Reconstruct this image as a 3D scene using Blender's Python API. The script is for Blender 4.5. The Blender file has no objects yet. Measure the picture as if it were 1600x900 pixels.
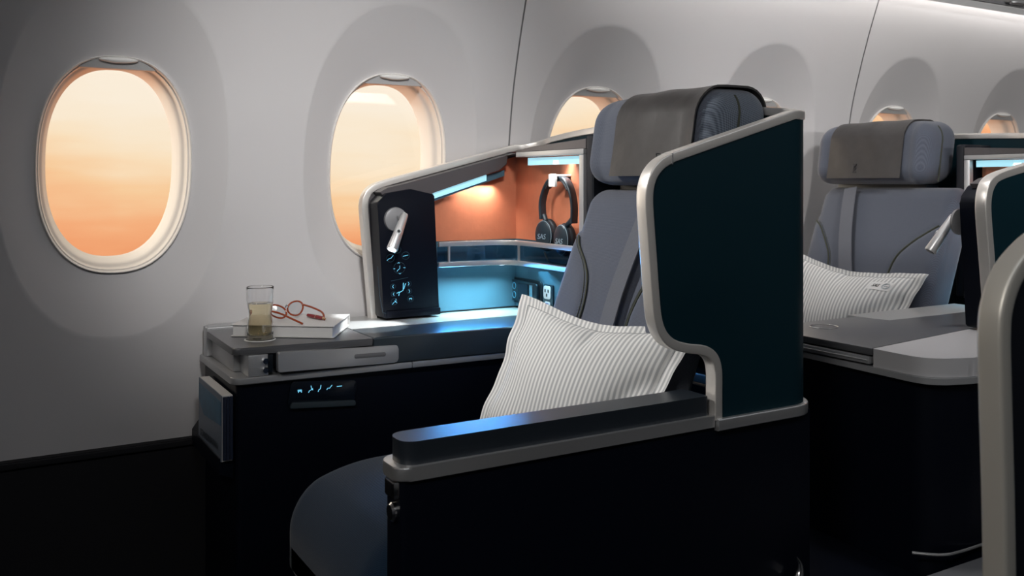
import bpy, bmesh, math, random
from mathutils import Vector, Matrix
random.seed(7)
C = bpy.context.scene.collection
SC = bpy.context.scene
R = math.radians
# World frame: +X towards the tail along the cabin, +Y towards the window wall, +Z up (metres).
# ------------------------------------------------------------------ camera
cam_d = bpy.data.cameras.new('camera'); cam = bpy.data.objects.new('camera', cam_d); C.objects.link(cam)
cam.location = (0, 0, 1.0); cam.rotation_euler = (R(90), 0, R(59.57 - 90))
cam_d.sensor_width = 36; cam_d.lens = 36 * 1439 / 1600; cam_d.shift_y = -(450 - 285) / 1600
cam_d.clip_start = 0.02
cam_d.dof.use_dof = True; cam_d.dof.focus_distance = 1.75; cam_d.dof.aperture_fstop = 9
SC.camera = cam
# ------------------------------------------------------------------ view
vs = SC.view_settings
vs.view_transform = 'Standard'; vs.look = 'None'; vs.exposure = 0.0; vs.gamma = 1.0; vs.use_curve_mapping = False

def srgb(r, g, b):
    f = lambda c: (c / 255 / 12.92) if c / 255 <= 0.04045 else ((c / 255 + 0.055) / 1.055) ** 2.4
    return (f(r), f(g), f(b), 1)

# ------------------------------------------------------------------ world: sunset sky
w = bpy.data.worlds.new('sunset_sky'); SC.world = w; w.use_nodes = True
nt = w.node_tree; N = nt.nodes; N.clear()
def nn(tree, t, **k):
    n = tree.nodes.new(t)
    for a, b in k.items(): setattr(n, a, b)
    return n
def mth(tree, op, a, b=None, c=None):
    n = nn(tree, 'ShaderNodeMath', operation=op)
    for i, v in enumerate((a, b, c)):
        if v is None: continue
        if isinstance(v, (int, float)): n.inputs[i].default_value = v
        else: tree.links.new(v, n.inputs[i])
    return n.outputs[0]
tc = nn(nt, 'ShaderNodeTexCoord'); sp = nn(nt, 'ShaderNodeSeparateXYZ'); nt.links.new(tc.outputs['Generated'], sp.inputs[0])
mp = nn(nt, 'ShaderNodeMapping'); mp.inputs['Scale'].default_value = (2.2, 2.2, 13); nt.links.new(tc.outputs['Generated'], mp.inputs[0])
no = nn(nt, 'ShaderNodeTexNoise'); no.inputs['Scale'].default_value = 1.6; no.inputs['Detail'].default_value = 4; nt.links.new(mp.outputs[0], no.inputs[0])
az = mth(nt, 'MAXIMUM', mth(nt, 'SUBTRACT', sp.outputs[0], 0.38), 0.0)
el = mth(nt, 'MULTIPLY_ADD', sp.outputs[2], 5.8, 0.50)
el = mth(nt, 'MULTIPLY_ADD', az, -1.2, el)
el = mth(nt, 'MULTIPLY_ADD', mth(nt, 'SUBTRACT', no.outputs[0], 0.5), 0.9, el)
lft = mth(nt, 'MULTIPLY', mth(nt, 'MAXIMUM', mth(nt, 'SUBTRACT', 0.13, sp.outputs[0]), 0.0), -2.4)
el = mth(nt, 'ADD', mth(nt, 'ADD', el, lft), mth(nt, 'MULTIPLY', mth(nt, 'MAXIMUM', mth(nt, 'MULTIPLY', sp.outputs[0], -1.0), 0.0), 9.0))  # sky whitened in unseen forward directions, added to light the window reveals
cr = nn(nt, 'ShaderNodeValToRGB'); nt.links.new(el, cr.inputs[0])
e = cr.color_ramp.elements
e[0].position = 0.0; e[0].color = srgb(243, 158, 108)
e[1].position = 1.0; e[1].color = srgb(255, 242, 222)
for p, c in ((0.2, (249, 178, 128)), (0.42, (252, 208, 160)), (0.62, (254, 229, 194)), (0.8, (254, 237, 211))):
    q = cr.color_ramp.elements.new(p); q.color = srgb(*c)
bg = nn(nt, 'ShaderNodeBackground'); fw = mth(nt, 'MINIMUM', mth(nt, 'MAXIMUM', mth(nt, 'MULTIPLY', sp.outputs[0], -3.0), 0.0), 1.0); nt.links.new(mth(nt, 'MULTIPLY_ADD', fw, 1.6, 1.0), bg.inputs[1]); nt.links.new(cr.outputs[0], bg.inputs[0])  # background strength also raised in those unseen directions for the reveals
wo = nn(nt, 'ShaderNodeOutputWorld'); nt.links.new(bg.outputs[0], wo.inputs[0])

# ------------------------------------------------------------------ cabin wash strip, wall spot and added fill lights
def area(name, loc, target, sx, sy, power, col=(1, 1, 1), spread=None):
    d = bpy.data.lights.new(name, 'AREA'); d.shape = 'RECTANGLE'; d.size = sx; d.size_y = sy; d.energy = power; d.color = col
    if spread: d.spread = R(spread)
    o = bpy.data.objects.new(name, d); C.objects.link(o); o.location = loc
    o.rotation_euler = (Vector(target) - Vector(loc)).to_track_quat('-Z', 'Y').to_euler()
    return o
def spot(name, loc, target, power, ang, blend, rad, col=(1, 1, 1)):
    d = bpy.data.lights.new(name, 'SPOT'); d.energy = power; d.spot_size = R(ang); d.spot_blend = blend; d.shadow_soft_size = rad; d.color = col
    o = bpy.data.objects.new(name, d); C.objects.link(o); o.location = loc
    o.rotation_euler = (Vector(target) - Vector(loc)).to_track_quat('-Z', 'Y').to_euler()
    return o
# wash strip above the windows (hidden behind the bin lip)
area('wall_wash_light', (2.65, 1.822, 1.612), (2.65, 1.875, 1.3), 2.7, 0.03, 2.9, (1, .97, .94))
# unseen overhead area light, added as cool general fill
area('overhead_fill_light', (1.3, -0.1, 2.0), (1.3, 0.6, 0), 2.6, 0.35, 4.5, (.86, .93, 1))
# first spot gives the wall its pool of light; the rest are added fill
spot('wall_spot_light', (0.25, 0.25, 1.92), (0.72, 2.0, 1.12), 110, 38, 1.0, 0.10, (1, .98, .96))
spot('added_fill_spot', (0.12, 1.70, 1.55), (1.05, 1.38, 0.92), 38, 60, 0.8, 0.06, (1, .97, .93))  # added spot brightening the near seat, pillow and trim from front left
spot('added_fill_spot', (1.30, 1.70, 1.55), (2.20, 1.78, 0.92), 10, 55, 0.8, 0.06, (1, .97, .95))  # added spot brightening the rear seat
spot('wall_spot_light', (1.5, 0.25, 1.92), (2.1, 2.0, 1.15), 42, 48, 1.0, 0.10, (1, .98, .96))  # added spot lifting the wall further back
spot('added_fill_spot', (1.55, 1.25, 1.62), (1.72, 1.15, 0.69), 13, 62, 1.0, 0.06, (1, .97, .96))  # added spot brightening the top of the rear console
area('bin_fill_light', (2.5, -1.15, 1.55), (2.9, 1.8, 1.66), 2.4, 0.12, 5.5, (1, .98, .96), 70)  # unseen strip added across the aisle to light bin lip and underside
area('forward_fill_light', (-0.70, 0.15, 1.95), (0.9, 1.1, 0.8), 0.6, 0.4, 2.6, (1, .97, .93), 80)  # unseen area light added as fill from ahead of the seat

# ------------------------------------------------------------------ materials
MATS = {}
def mat(name, col, rough=.5, metal=0, **k):
    if name in MATS: return MATS[name]
    m = bpy.data.materials.new(name); m.use_nodes = True; t = m.node_tree; b = t.nodes['Principled BSDF']
    b.inputs['Base Color'].default_value = col if len(col) == 4 else (*col, 1)
    b.inputs['Roughness'].default_value = rough; b.inputs['Metallic'].default_value = metal
    if 'spec' in k: b.inputs['Specular IOR Level'].default_value = k['spec']
    if 'coat' in k: b.inputs['Coat Weight'].default_value = k['coat']; b.inputs['Coat Roughness'].default_value = .15
    if 'sheen' in k: b.inputs['Sheen Weight'].default_value = k['sheen']; b.inputs['Sheen Roughness'].default_value = .5
    if 'emit' in k: b.inputs['Emission Color'].default_value = (*k['emit'][:3], 1); b.inputs['Emission Strength'].default_value = k['emit'][3]
    if k.get('noise'):                       # (scale, amount, bump)
        sc, am, bu = k['noise']
        tcn = nn(t, 'ShaderNodeTexCoord'); nz = nn(t, 'ShaderNodeTexNoise'); nz.inputs['Scale'].default_value = sc; nz.inputs['Detail'].default_value = 3
        t.links.new(tcn.outputs['Object'], nz.inputs[0])
        mx = nn(t, 'ShaderNodeMix', data_type='RGBA'); c = b.inputs['Base Color'].default_value
        mx.inputs[6].default_value = [x * (1 - am) for x in c[:3]] + [1]; mx.inputs[7].default_value = [min(1, x * (1 + am)) for x in c[:3]] + [1]
        t.links.new(nz.outputs[0], mx.inputs[0]); t.links.new(mx.outputs[2], b.inputs['Base Color'])
        if bu:
            bp = nn(t, 'ShaderNodeBump'); bp.inputs['Strength'].default_value = bu; bp.inputs['Distance'].default_value = .002
            t.links.new(nz.outputs[0], bp.inputs['Height']); t.links.new(bp.outputs[0], b.inputs['Normal'])
    MATS[name] = m; return m
def weave(name, c1, c2, scale=420, rough=.9, sheen=.25, dots=False):
    m = mat(name, c1, rough, sheen=sheen, spec=.25); t = m.node_tree; b = t.nodes['Principled BSDF']
    tcn = nn(t, 'ShaderNodeTexCoord')
    mp = nn(t, 'ShaderNodeMapping'); mp.inputs['Rotation'].default_value = (R(0), R(0), R(0)); t.links.new(tcn.outputs['Object'], mp.inputs[0])
    sx = nn(t, 'ShaderNodeSeparateXYZ'); t.links.new(mp.outputs[0], sx.inputs[0])
    a = mth(t, 'ADD', sx.outputs[1], mth(t, 'MULTIPLY', sx.outputs[0], 1.0)); bz = mth(t, 'ADD', sx.outputs[2], mth(t, 'MULTIPLY', sx.outputs[0], .35))
    s1 = mth(t, 'SINE', mth(t, 'MULTIPLY', mth(t, 'ADD', a, bz), scale * 3.1)); s2 = mth(t, 'SINE', mth(t, 'MULTIPLY', mth(t, 'SUBTRACT', a, bz), scale * 3.1))
    v = mth(t, 'MULTIPLY_ADD', mth(t, 'MULTIPLY', s1, s2), .5, .5)
    nz = nn(t, 'ShaderNodeTexNoise'); nz.inputs['Scale'].default_value = 900; nz.inputs['Detail'].default_value = 2; t.links.new(tcn.outputs['Object'], nz.inputs[0])
    f = mth(t, 'MULTIPLY_ADD', nz.outputs[0], .5, mth(t, 'MULTIPLY', v, .6 if not dots else .75))
    mx = nn(t, 'ShaderNodeMix', data_type='RGBA'); mx.inputs[6].default_value = (*c1, 1); mx.inputs[7].default_value = (*c2, 1)
    t.links.new(f, mx.inputs[0]); t.links.new(mx.outputs[2], b.inputs['Base Color'])
    bp = nn(t, 'ShaderNodeBump'); bp.inputs['Strength'].default_value = .35; bp.inputs['Distance'].default_value = .0008
    t.links.new(f, bp.inputs['Height']); t.links.new(bp.outputs[0], b.inputs['Normal'])
    return m
WALL = mat('wall_plastic', (.60, .585, .59), .55, noise=(3, .03, 0), spec=.3)
SEAM = mat('seam_dark', (.24, .24, .25), .7)
REVEAL = mat('window_reveal_plastic', (.72, .68, .64), .4)
RIM = mat('window_rim', (.78, .76, .74), .28)
SHADE = mat('window_shade_plastic', (.50, .50, .50), .45)
HANDLE = mat('shade_handle', (.75, .74, .72), .25)
FLOOR = mat('carpet_navy', (.012, .013, .018), .95, noise=(60, .4, .3))
DADO = mat('dado_dark', (.006, .006, .009), .85)
NAVY = mat('navy_lacquer', (.002, .0035, .009), .42, spec=.22)
SHELL = mat('shell_teal_black', (.003, .022, .032), .45, spec=.2)
SHELLIN = mat('shell_inside', (.008, .010, .016), .5, spec=.3)
TRIM = mat('satin_aluminium', (.80, .80, .80), .36, .85)
TRIMW = mat('satin_champagne', (.95, .91, .86), .32, .65)
SILVER = mat('silver_paint', (.50, .505, .515), .34, .5)
TOPM = mat('worktop_grey', (.46, .47, .47), .36, .25, noise=(300, .05, 0))
TABLE = mat('table_graphite', (.12, .122, .13), .32, .2)
RAILM = mat('rail_blue_grey', (.035, .048, .06), .30, .1, spec=.6)
BEAM = mat('beam_taupe', (.10, .092, .098), .42, .2)
GREYP = mat('cavity_grey', (.055, .13, .18), .5)
ORANGE = mat('orange_leather', (.60, .20, .105), .55, noise=(45, .10, .35))
PANELG = mat('control_glass', (.004, .007, .013), .25)
PADM = mat('arm_pad', (.014, .020, .028), .38, spec=.9)
CHROME = mat('chrome', (.75, .75, .75), .16, 1)
ICON = mat('icon_glow', (.1, .5, .7), .5, emit=(.22, .68, .95, .85))
ICOND = mat('icon_ring', (.01, .02, .035), .35, emit=(.10, .35, .5, .12))
LEDC = mat('led_strip', (.3, .6, .7), .4, emit=(.40, .78, .92, .75))
LEDB = mat('led_bright', (.8, .98, 1), .4, emit=(.75, .98, 1.0, 3.5))
LENS = mat('lamp_lens', (.9, .95, 1), .3, emit=(.85, .98, 1.0, 2.5))
BLACKP = mat('black_plastic', (.006, .009, .013), .35)
WHITEP = mat('white_plastic', (.75, .75, .74), .35)
LEATH = mat('headrest_leather', (.045, .042, .042), .42, noise=(38, .25, .35), spec=.45)
FAB = weave('seat_fabric', (.045, .052, .075), (.13, .145, .185))
FABW = weave('headrest_wing_fabric', (.010, .016, .030), (.17, .20, .25), scale=240, dots=True)
BELT = weave('belt_webbing', (.08, .085, .105), (.16, .17, .20), scale=700)
STITCH = mat('stitch', (.05, .055, .04), .8)
CUSH = weave('cushion_fabric', (.003, .012, .028), (.016, .046, .095))
RED = mat('red_plastic', (.7, .015, .05), .4)
BOOKC = mat('book_cover', (.62, .61, .60), .5)
PAPER = mat('paper', (.66, .65, .64), .8)
PENR = mat('pen_red', (.23, .012, .018), .22)
GOLD = mat('pen_gold', (.7, .45, .28), .25, 1)
HPH = mat('headphone_shell', (.010, .022, .032), .38)
HPP = mat('headphone_pad', (.006, .012, .018), .6)
HTXT = mat('print_grey', (.25, .33, .38), .5)
TXTK = mat('print_black', (.01, .01, .01), .6)
TORT = mat('tortoise', (.30, .05, .015), .2)

def glassmat(name, col, rough=0.0, ior=1.45):
    m = bpy.data.materials.new(name); m.use_nodes = True; b = m.node_tree.nodes['Principled BSDF']
    b.inputs['Base Color'].default_value = (*col, 1); b.inputs['Transmission Weight'].default_value = 1; b.inputs['Roughness'].default_value = rough; b.inputs['IOR'].default_value = ior
    return m
GLASS = glassmat('clear_glass', (1, 1, 1)); WINE = glassmat('white_wine', (.99, .88, .60), 0, 1.34)
def thin(name, tint=(1, 1, 1), gl=.06):
    m = bpy.data.materials.new(name); m.use_nodes = True; t = m.node_tree; t.nodes.clear()
    a = nn(t, 'ShaderNodeBsdfTransparent'); a.inputs[0].default_value = (*tint, 1); g = nn(t, 'ShaderNodeBsdfGlossy'); g.inputs['Roughness'].default_value = .03
    x = nn(t, 'ShaderNodeMixShader'); x.inputs[0].default_value = gl; o = nn(t, 'ShaderNodeOutputMaterial')
    t.links.new(a.outputs[0], x.inputs[1]); t.links.new(g.outputs[0], x.inputs[2]); t.links.new(x.outputs[0], o.inputs[0]); return m
PANE = thin('window_pane_acrylic', (1, .995, .99), .02); SPEC = thin('spectacle_lens', (.93, .95, .96), .10); TINTED = thin('tinted_acrylic', (.45, .60, .70), .06)

def stripemat():
    m = mat('striped_cotton', (.6, .6, .6), .9, sheen=.1, spec=.2); t = m.node_tree; b = t.nodes['Principled BSDF']
    uv = nn(t, 'ShaderNodeUVMap'); s = nn(t, 'ShaderNodeSeparateXYZ'); t.links.new(uv.outputs[0], s.inputs[0])
    nz = nn(t, 'ShaderNodeTexNoise'); nz.inputs['Scale'].default_value = 6; t.links.new(uv.outputs[0], nz.inputs[0])
    v = mth(t, 'SINE', mth(t, 'MULTIPLY', mth(t, 'MULTIPLY_ADD', nz.outputs[0], .004, s.outputs[0]), 2 * math.pi * 43))
    v = mth(t, 'SMOOTH_MIN', mth(t, 'MAXIMUM', mth(t, 'MULTIPLY_ADD', v, .9, .5), 0.), 1., .2)
    mx = nn(t, 'ShaderNodeMix', data_type='RGBA'); mx.inputs[6].default_value = (.45, .46, .47, 1); mx.inputs[7].default_value = (.80, .80, .79, 1)
    t.links.new(v, mx.inputs[0]); t.links.new(mx.outputs[2], b.inputs['Base Color']); return m
STRIPE = stripemat()

# ------------------------------------------------------------------ mesh helpers
def catmull(pts, n=8, closed=False):
    P = [Vector(p) for p in pts]; out = []; L = len(P)
    rng = range(L) if closed else range(L - 1)
    for i in rng:
        p0 = P[(i - 1) % L] if closed or i > 0 else P[i] * 2 - P[i + 1]
        p1 = P[i]; p2 = P[(i + 1) % L]
        p3 = P[(i + 2) % L] if closed or i < L - 2 else P[i + 1] * 2 - P[i]
        for k in range(n):
            t = k / n
            out.append(.5 * ((2 * p1) + (-p0 + p2) * t + (2 * p0 - 5 * p1 + 4 * p2 - p3) * t * t + (-p0 + 3 * p1 - 3 * p2 + p3) * t ** 3))
    if not closed: out.append(P[-1].copy())
    return out
def roundpoly(pts, r, n=6):
    """2-D polygon with rounded corners; r a number or list."""
    out = []; L = len(pts)
    for i in range(L):
        ri = r[i] if isinstance(r, (list, tuple)) else r
        p = Vector(pts[i]); a = Vector(pts[i - 1]) - p; b = Vector(pts[(i + 1) % L]) - p
        if ri <= 0: out.append(tuple(p)); continue
        an = a.angle(b); d = min(ri / math.tan(an / 2), a.length * .49, b.length * .49)
        s = p + a.normalized() * d; e_ = p + b.normalized() * d
        for k in range(n + 1):
            t = k / n; q = s.lerp(p, t).lerp(p.lerp(e_, t), t); out.append(tuple(q))
    return out
class MB:
    def __init__(s): s.bm = bmesh.new()
    def _new(s, vs): return [s.bm.verts.new(v) for v in vs]
    def _face(s, vs, mi=0):
        try: f = s.bm.faces.new(vs); f.material_index = mi; return f
        except ValueError: return None
    def box(s, x0, x1, y0, y1, z0, z1, bev=0, seg=2, mi=0):
        v = s._new([(x, y, z) for x in (x0, x1) for y in (y0, y1) for z in (z0, z1)])
        fs = [s._face([v[i] for i in q], mi) for q in ((0, 1, 3, 2), (4, 6, 7, 5), (0, 4, 5, 1), (2, 3, 7, 6), (0, 2, 6, 4), (1, 5, 7, 3))]
        if bev:
            es = list({e for f in fs for e in f.edges}); bmesh.ops.bevel(s.bm, geom=es, offset=bev, segments=seg, affect='EDGES', profile=.6)
        return s
    def prism(s, poly, ax, lo, hi, bev=0, seg=2, mi=0):
        def mk(p, h): return {'x': (h, p[0], p[1]), 'y': (p[0], h, p[1]), 'z': (p[0], p[1], h)}[ax]
        a = s._new([mk(p, lo) for p in poly]); b = s._new([mk(p, hi) for p in poly]); n = len(poly)
        f1 = s._face(a, mi); f2 = s._face(b[::-1], mi)
        for i in range(n): s._face([a[i], b[i], b[(i + 1) % n], a[(i + 1) % n]], mi)
        if bev:
            es = list({e for f in (f1, f2) for e in f.edges}); bmesh.ops.bevel(s.bm, geom=es, offset=bev, segments=seg, affect='EDGES', profile=.6)
        return s
    def tube(s, path, r, n=10, caps=True, closed=False, mi=0):
        P = [Vector(p) for p in path]; L = len(P); rings = []; ref = None
        for i in range(L):
            if closed: t = (P[(i + 1) % L] - P[i - 1])
            else: t = (P[min(i + 1, L - 1)] - P[max(i - 1, 0)])
            t.normalize()
            if ref is None:
                ref = Vector((0, 0, 1)) if abs(t.z) < .9 else Vector((1, 0, 0))
            u = (ref - t * ref.dot(t)).normalized(); ref = u; w_ = t.cross(u)
            ri = r[i] if isinstance(r, (list, tuple)) else r
            rings.append(s._new([P[i] + (u * math.cos(2 * math.pi * k / n) + w_ * math.sin(2 * math.pi * k / n)) * ri for k in range(n)]))
        m = L if closed else L - 1
        for i in range(m):
            a, b = rings[i], rings[(i + 1) % L]
            for k in range(n): s._face([a[k], a[(k + 1) % n], b[(k + 1) % n], b[k]], mi)
        if caps and not closed: s._face(rings[0][::-1], mi); s._face(rings[-1], mi)
        return s
    def sweep(s, path, sides, normals, half_w, t0, t1, mi=0, closed=False, r=.0025):
        """rounded-rectangle section: width along `sides`, thickness t0..t1 along `normals`."""
        rings = []
        sec = roundpoly([(-half_w, t0), (half_w, t0), (half_w, t1), (-half_w, t1)], r, 3)
        for p, sd, nm in zip(path, sides, normals): rings.append(s._new([Vector(p) + Vector(sd) * a + Vector(nm) * b for a, b in sec]))
        n = len(sec); L = len(rings)
        for i in range(L if closed else L - 1):
            a, b = rings[i], rings[(i + 1) % L]
            for k in range(n): s._face([a[k], a[(k + 1) % n], b[(k + 1) % n], b[k]], mi)
        if not closed: s._face(rings[0][::-1], mi); s._face(rings[-1], mi)
        return s
    def lathe(s, prof, c=(0, 0, 0), axis='z', n=40, mi=0, M=None):
        rings = []
        for rr, h in prof:
            ring = []
            for k in range(n):
                a = 2 * math.pi * k / n; p = Vector((rr * math.cos(a), rr * math.sin(a), h))
                if M is not None: p = M @ p
                elif axis == 'x': p = Vector((p.z, p.x, p.y))
                elif axis == 'y': p = Vector((p.x, p.z, p.y))
                ring.append(p + Vector(c))
            rings.append(s._new(ring))
        for i in range(len(rings) - 1):
            a, b = rings[i], rings[i + 1]
            for k in range(n): s._face([a[k], a[(k + 1) % n], b[(k + 1) % n], b[k]], mi)
        if prof[0][0] > 0: s._face(rings[0][::-1], mi)
        if prof[-1][0] > 0: s._face(rings[-1], mi)
        bmesh.ops.remove_doubles(s.bm, verts=s.bm.verts, dist=1e-6)
        return s
    def grid(s, f, nu, nv, mi=0, uv=False, closeu=False):
        V = [[s.bm.verts.new(f(i / (nu - 1 if not closeu else nu), j / (nv - 1))) for j in range(nv)] for i in range(nu)]
        for i in range(nu if closeu else nu - 1):
            for j in range(nv - 1): s._face([V[i][j], V[(i + 1) % nu][j], V[(i + 1) % nu][j + 1], V[i][j + 1]], mi)
        return V
    def soft(s, c, d, r, f=None, n=14, k=4, mi=0):
        """rounded box, centre c, size d, corner radius r, optional deformation f(p)->p"""
        def samples(h, rr):
            a = [math.tan(math.pi / 4 * (i / k)) for i in range(k, 0, -1)]
            out = [-(h - rr) - rr * q for q in a] + [-(h - rr) + 2 * (h - rr) * i / n for i in range(n + 1)] + [(h - rr) + rr * q for q in reversed(a)]
            return out
        h = [x / 2 for x in d]; rr = min(r, min(h) * .98); S = [samples(x, rr) for x in h]; cache = {}
        def vert(i, j, l):
            if (i, j, l) in cache: return cache[(i, j, l)]
            p = Vector((S[0][i], S[1][j], S[2][l])); q = Vector([max(-(h[a] - rr), min(h[a] - rr, p[a])) for a in range(3)])
            dd = p - q
            if dd.length > 1e-9: p = q + dd.normalized() * rr
            p = p + Vector(c)
            if f: p = Vector(f(p))
            v = s.bm.verts.new(p); cache[(i, j, l)] = v; return v
        m = len(S[0]) - 1
        for a in range(m):
            for b in range(m):
                for q in (0, m):
                    s._face([vert(q, a, b), vert(q, a + 1, b), vert(q, a + 1, b + 1), vert(q, a, b + 1)], mi)
                    s._face([vert(a, q, b), vert(a + 1, q, b), vert(a + 1, q, b + 1), vert(a, q, b + 1)], mi)
                    s._face([vert(a, b, q), vert(a + 1, b, q), vert(a + 1, b + 1, q), vert(a, b + 1, q)], mi)
        return s
# suite transform: identity for the first suite; mirrored and shifted for the second
XF = [lambda p: p]
def second(p): return Vector((p[0] + 1.14, 3.07 - p[1], p[2]))
BASE = {}
def empty(name, loc, label=None, cat=None, group=None, kind=None, xf=True):
    o = bpy.data.objects.new(name, None); C.objects.link(o); o.empty_display_size = .05
    l = Vector(loc)
    if xf: l = Vector(XF[0](l))
    o.location = l; BASE[o] = l
    tag(o, label, cat, group, kind); return o
def tag(o, label=None, cat=None, group=None, kind=None):
    if label: o['label'] = label
    if cat: o['category'] = cat
    if group: o['group'] = group
    if kind: o['kind'] = kind
    return o
def obj(name, mb, m, parent=None, label=None, cat=None, group=None, kind=None, ang=32, flat=False, xf=True, recalc=True):
    bm = mb.bm
    if xf:
        for v in bm.verts: v.co = XF[0](v.co)
    if recalc: bmesh.ops.recalc_face_normals(bm, faces=bm.faces)
    if parent is not None: o0 = BASE[parent]
    else:
        xs = [v.co for v in bm.verts]; o0 = Vector(((min(p.x for p in xs) + max(p.x for p in xs)) / 2, (min(p.y for p in xs) + max(p.y for p in xs)) / 2, min(p.z for p in xs)))
    for v in bm.verts: v.co -= o0
    me = bpy.data.meshes.new(name); bm.to_mesh(me); bm.free()
    for x in (m if isinstance(m, list) else [m]): me.materials.append(x)
    if not flat:
        for p in me.polygons: p.use_smooth = True
        me.set_sharp_from_angle(angle=R(ang))
    o = bpy.data.objects.new(name, me); C.objects.link(o)
    if parent is not None: o.parent = parent
    else: o.location = o0
    BASE[o] = o0
    return tag(o, label, cat, group, kind)
def struct(name, mb, m, parent=None, **k): return obj(name, mb, m, parent, kind=None if parent else 'structure', **k)
def text_mb(txt, size, extrude, place, shear=0.0, bold=0.0):
    """text as a mesh; place(x, y, z) maps text plane coordinates to world"""
    cu = bpy.data.curves.new('txt', 'FONT'); cu.body = txt; cu.size = size; cu.extrude = extrude; cu.align_x = 'CENTER'; cu.align_y = 'CENTER'; cu.shear = shear; cu.offset = bold
    o = bpy.data.objects.new('txt', cu); C.objects.link(o); dg = bpy.context.evaluated_depsgraph_get(); me = bpy.data.meshes.new_from_object(o.evaluated_get(dg))
    mb = MB(); mb.bm.from_mesh(me); bpy.data.objects.remove(o); bpy.data.meshes.remove(me)
    for v in mb.bm.verts: v.co = Vector(place(*v.co))
    return mb

# ------------------------------------------------------------------ setting
def interp(pts, z):
    if z <= pts[0][0]: return pts[0][1]
    for i in range(len(pts) - 1):
        if z <= pts[i + 1][0]:
            z0, a = pts[i]; z1, b = pts[i + 1]; h = z1 - z0; t = (z - z0) / h
            m0 = (b - pts[i - 1][1]) / (z1 - pts[i - 1][0]) if i > 0 else 0
            m1 = (pts[i + 2][1] - a) / (pts[i + 2][0] - z0) if i + 2 < len(pts) else (b - a) / h
            return (2*t**3-3*t*t+1)*a + (t**3-2*t*t+t)*h*m0 + (-2*t**3+3*t*t)*b + (t**3-t*t)*h*m1
    return pts[-1][1]
PROF = [(0, 2.03), (.80, 2.03), (.95, 2.016), (1.1, 2.0), (1.25, 1.975), (1.45, 1.917), (1.60, 1.862), (1.75, 1.80)]
def wy(z): return interp(PROF, z)
WX = [-.35, .257, .858, 1.445, 2.05, 2.665, 3.275, 3.88]
WB = [-.65, -.045, .5575, 1.1665, 1.7475, 2.415, 2.97, 3.5775, 4.2]
CZ, HH, HW = 1.034, .2215, .1485
DZ, DH, DW = 1.045, .362, .218
ZB, ZT = .462, 1.66
def sell(a, hw, hh, ex):
    c, s_ = math.cos(a), math.sin(a); r = (abs(c / hw) ** ex + abs(s_ / hh) ** ex) ** (-1 / ex); return r * c, r * s_
bw = MB()
NA = 144
for i, cx in enumerate(WX):
    x0, x1 = WB[i], WB[i + 1]
    if i in (0, 1, 3, 5, 7) and i % 2 == 1: x0 += .0022
    if i % 2 == 0: x1 -= .0022
    angs = [2 * math.pi * k / NA for k in range(NA)]
    for X_, Z_ in ((x0, ZB), (x1, ZB), (x0, ZT), (x1, ZT)):
        a = math.atan2(Z_ - CZ, X_ - cx) % (2 * math.pi); j = min(range(len(angs)), key=lambda q: abs(angs[q] - a)); angs[j] = a
    rings = []
    def dish(a, t):
        ax, az_ = sell(a, HW, HH, 2.35); bx, bz = sell(a, DW, DH, 2.25)
        return cx + ax + (bx - ax) * t, (CZ + az_) + ((DZ + bz) - (CZ + az_)) * t
    for t in [0, .15, .3, .45, .6, .75, .88, .97, 1.0]:
        r_ = []
        for a in angs:
            x, z = dish(a, t); dep = .036 * (1 - t) ** 1.0
            r_.append(bw.bm.verts.new((x, wy(z) + dep, z)))
        rings.append(r_)
    for t in [.03, .08, .2, .35, .5, .65, .8, .9, 1.0]:
        r_ = []
        for a in angs:
            bx, bz = dish(a, 1); dx, dz = math.cos(a), math.sin(a)
            s1 = ((x1 if dx > 0 else x0) - cx) / dx if abs(dx) > 1e-9 else 1e9; s2 = ((ZT if dz > 0 else ZB) - CZ) / dz if abs(dz) > 1e-9 else 1e9
            m_ = min(s1, s2); ex_, ez_ = cx + dx * m_, CZ + dz * m_
            x, z = bx + (ex_ - bx) * t, bz + (ez_ - bz) * t
            r_.append(bw.bm.verts.new((x, wy(z), z)))
        rings.append(r_)
    for q in range(len(rings) - 1):
        A, B = rings[q], rings[q + 1]
        for k in range(NA): bw._face([A[k], A[(k + 1) % NA], B[(k + 1) % NA], B[k]])
struct('wall_left', bw, WALL, ang=50, recalc=False)
# dark joints behind the panel seams, lower dado, floor, ceiling, hull
for k, x in enumerate((WB[1], WB[3], WB[5], WB[7])):
    b = MB(); b.grid(lambda u, v: (x - .03 + .06 * u, wy(ZB + (ZT - ZB) * v) + .004, ZB + (ZT - ZB) * v), 2, 30)
    struct('trim_%d' % (k + 1), b, SEAM)
b = MB(); b.box(-1.2, 4.6, 2.012, 2.05, 0.0, ZB); b.box(-1.2, 4.6, 2.004, 2.03, ZB - .012, ZB - .001, .002); struct('baseboard_left', b, DADO)
b = MB(); b.box(-1.2, -.65, 2.0, 2.04, ZB, 1.7); struct('wall_left', b, WALL)
b = MB(); b.box(4.2, 4.6, 1.99, 2.04, ZB, 1.7); struct('wall_left', b, WALL)
b = MB(); b.box(-1.2, 4.6, -1.3, 2.05, -.06, 0); struct('floor', b, FLOOR)
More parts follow.
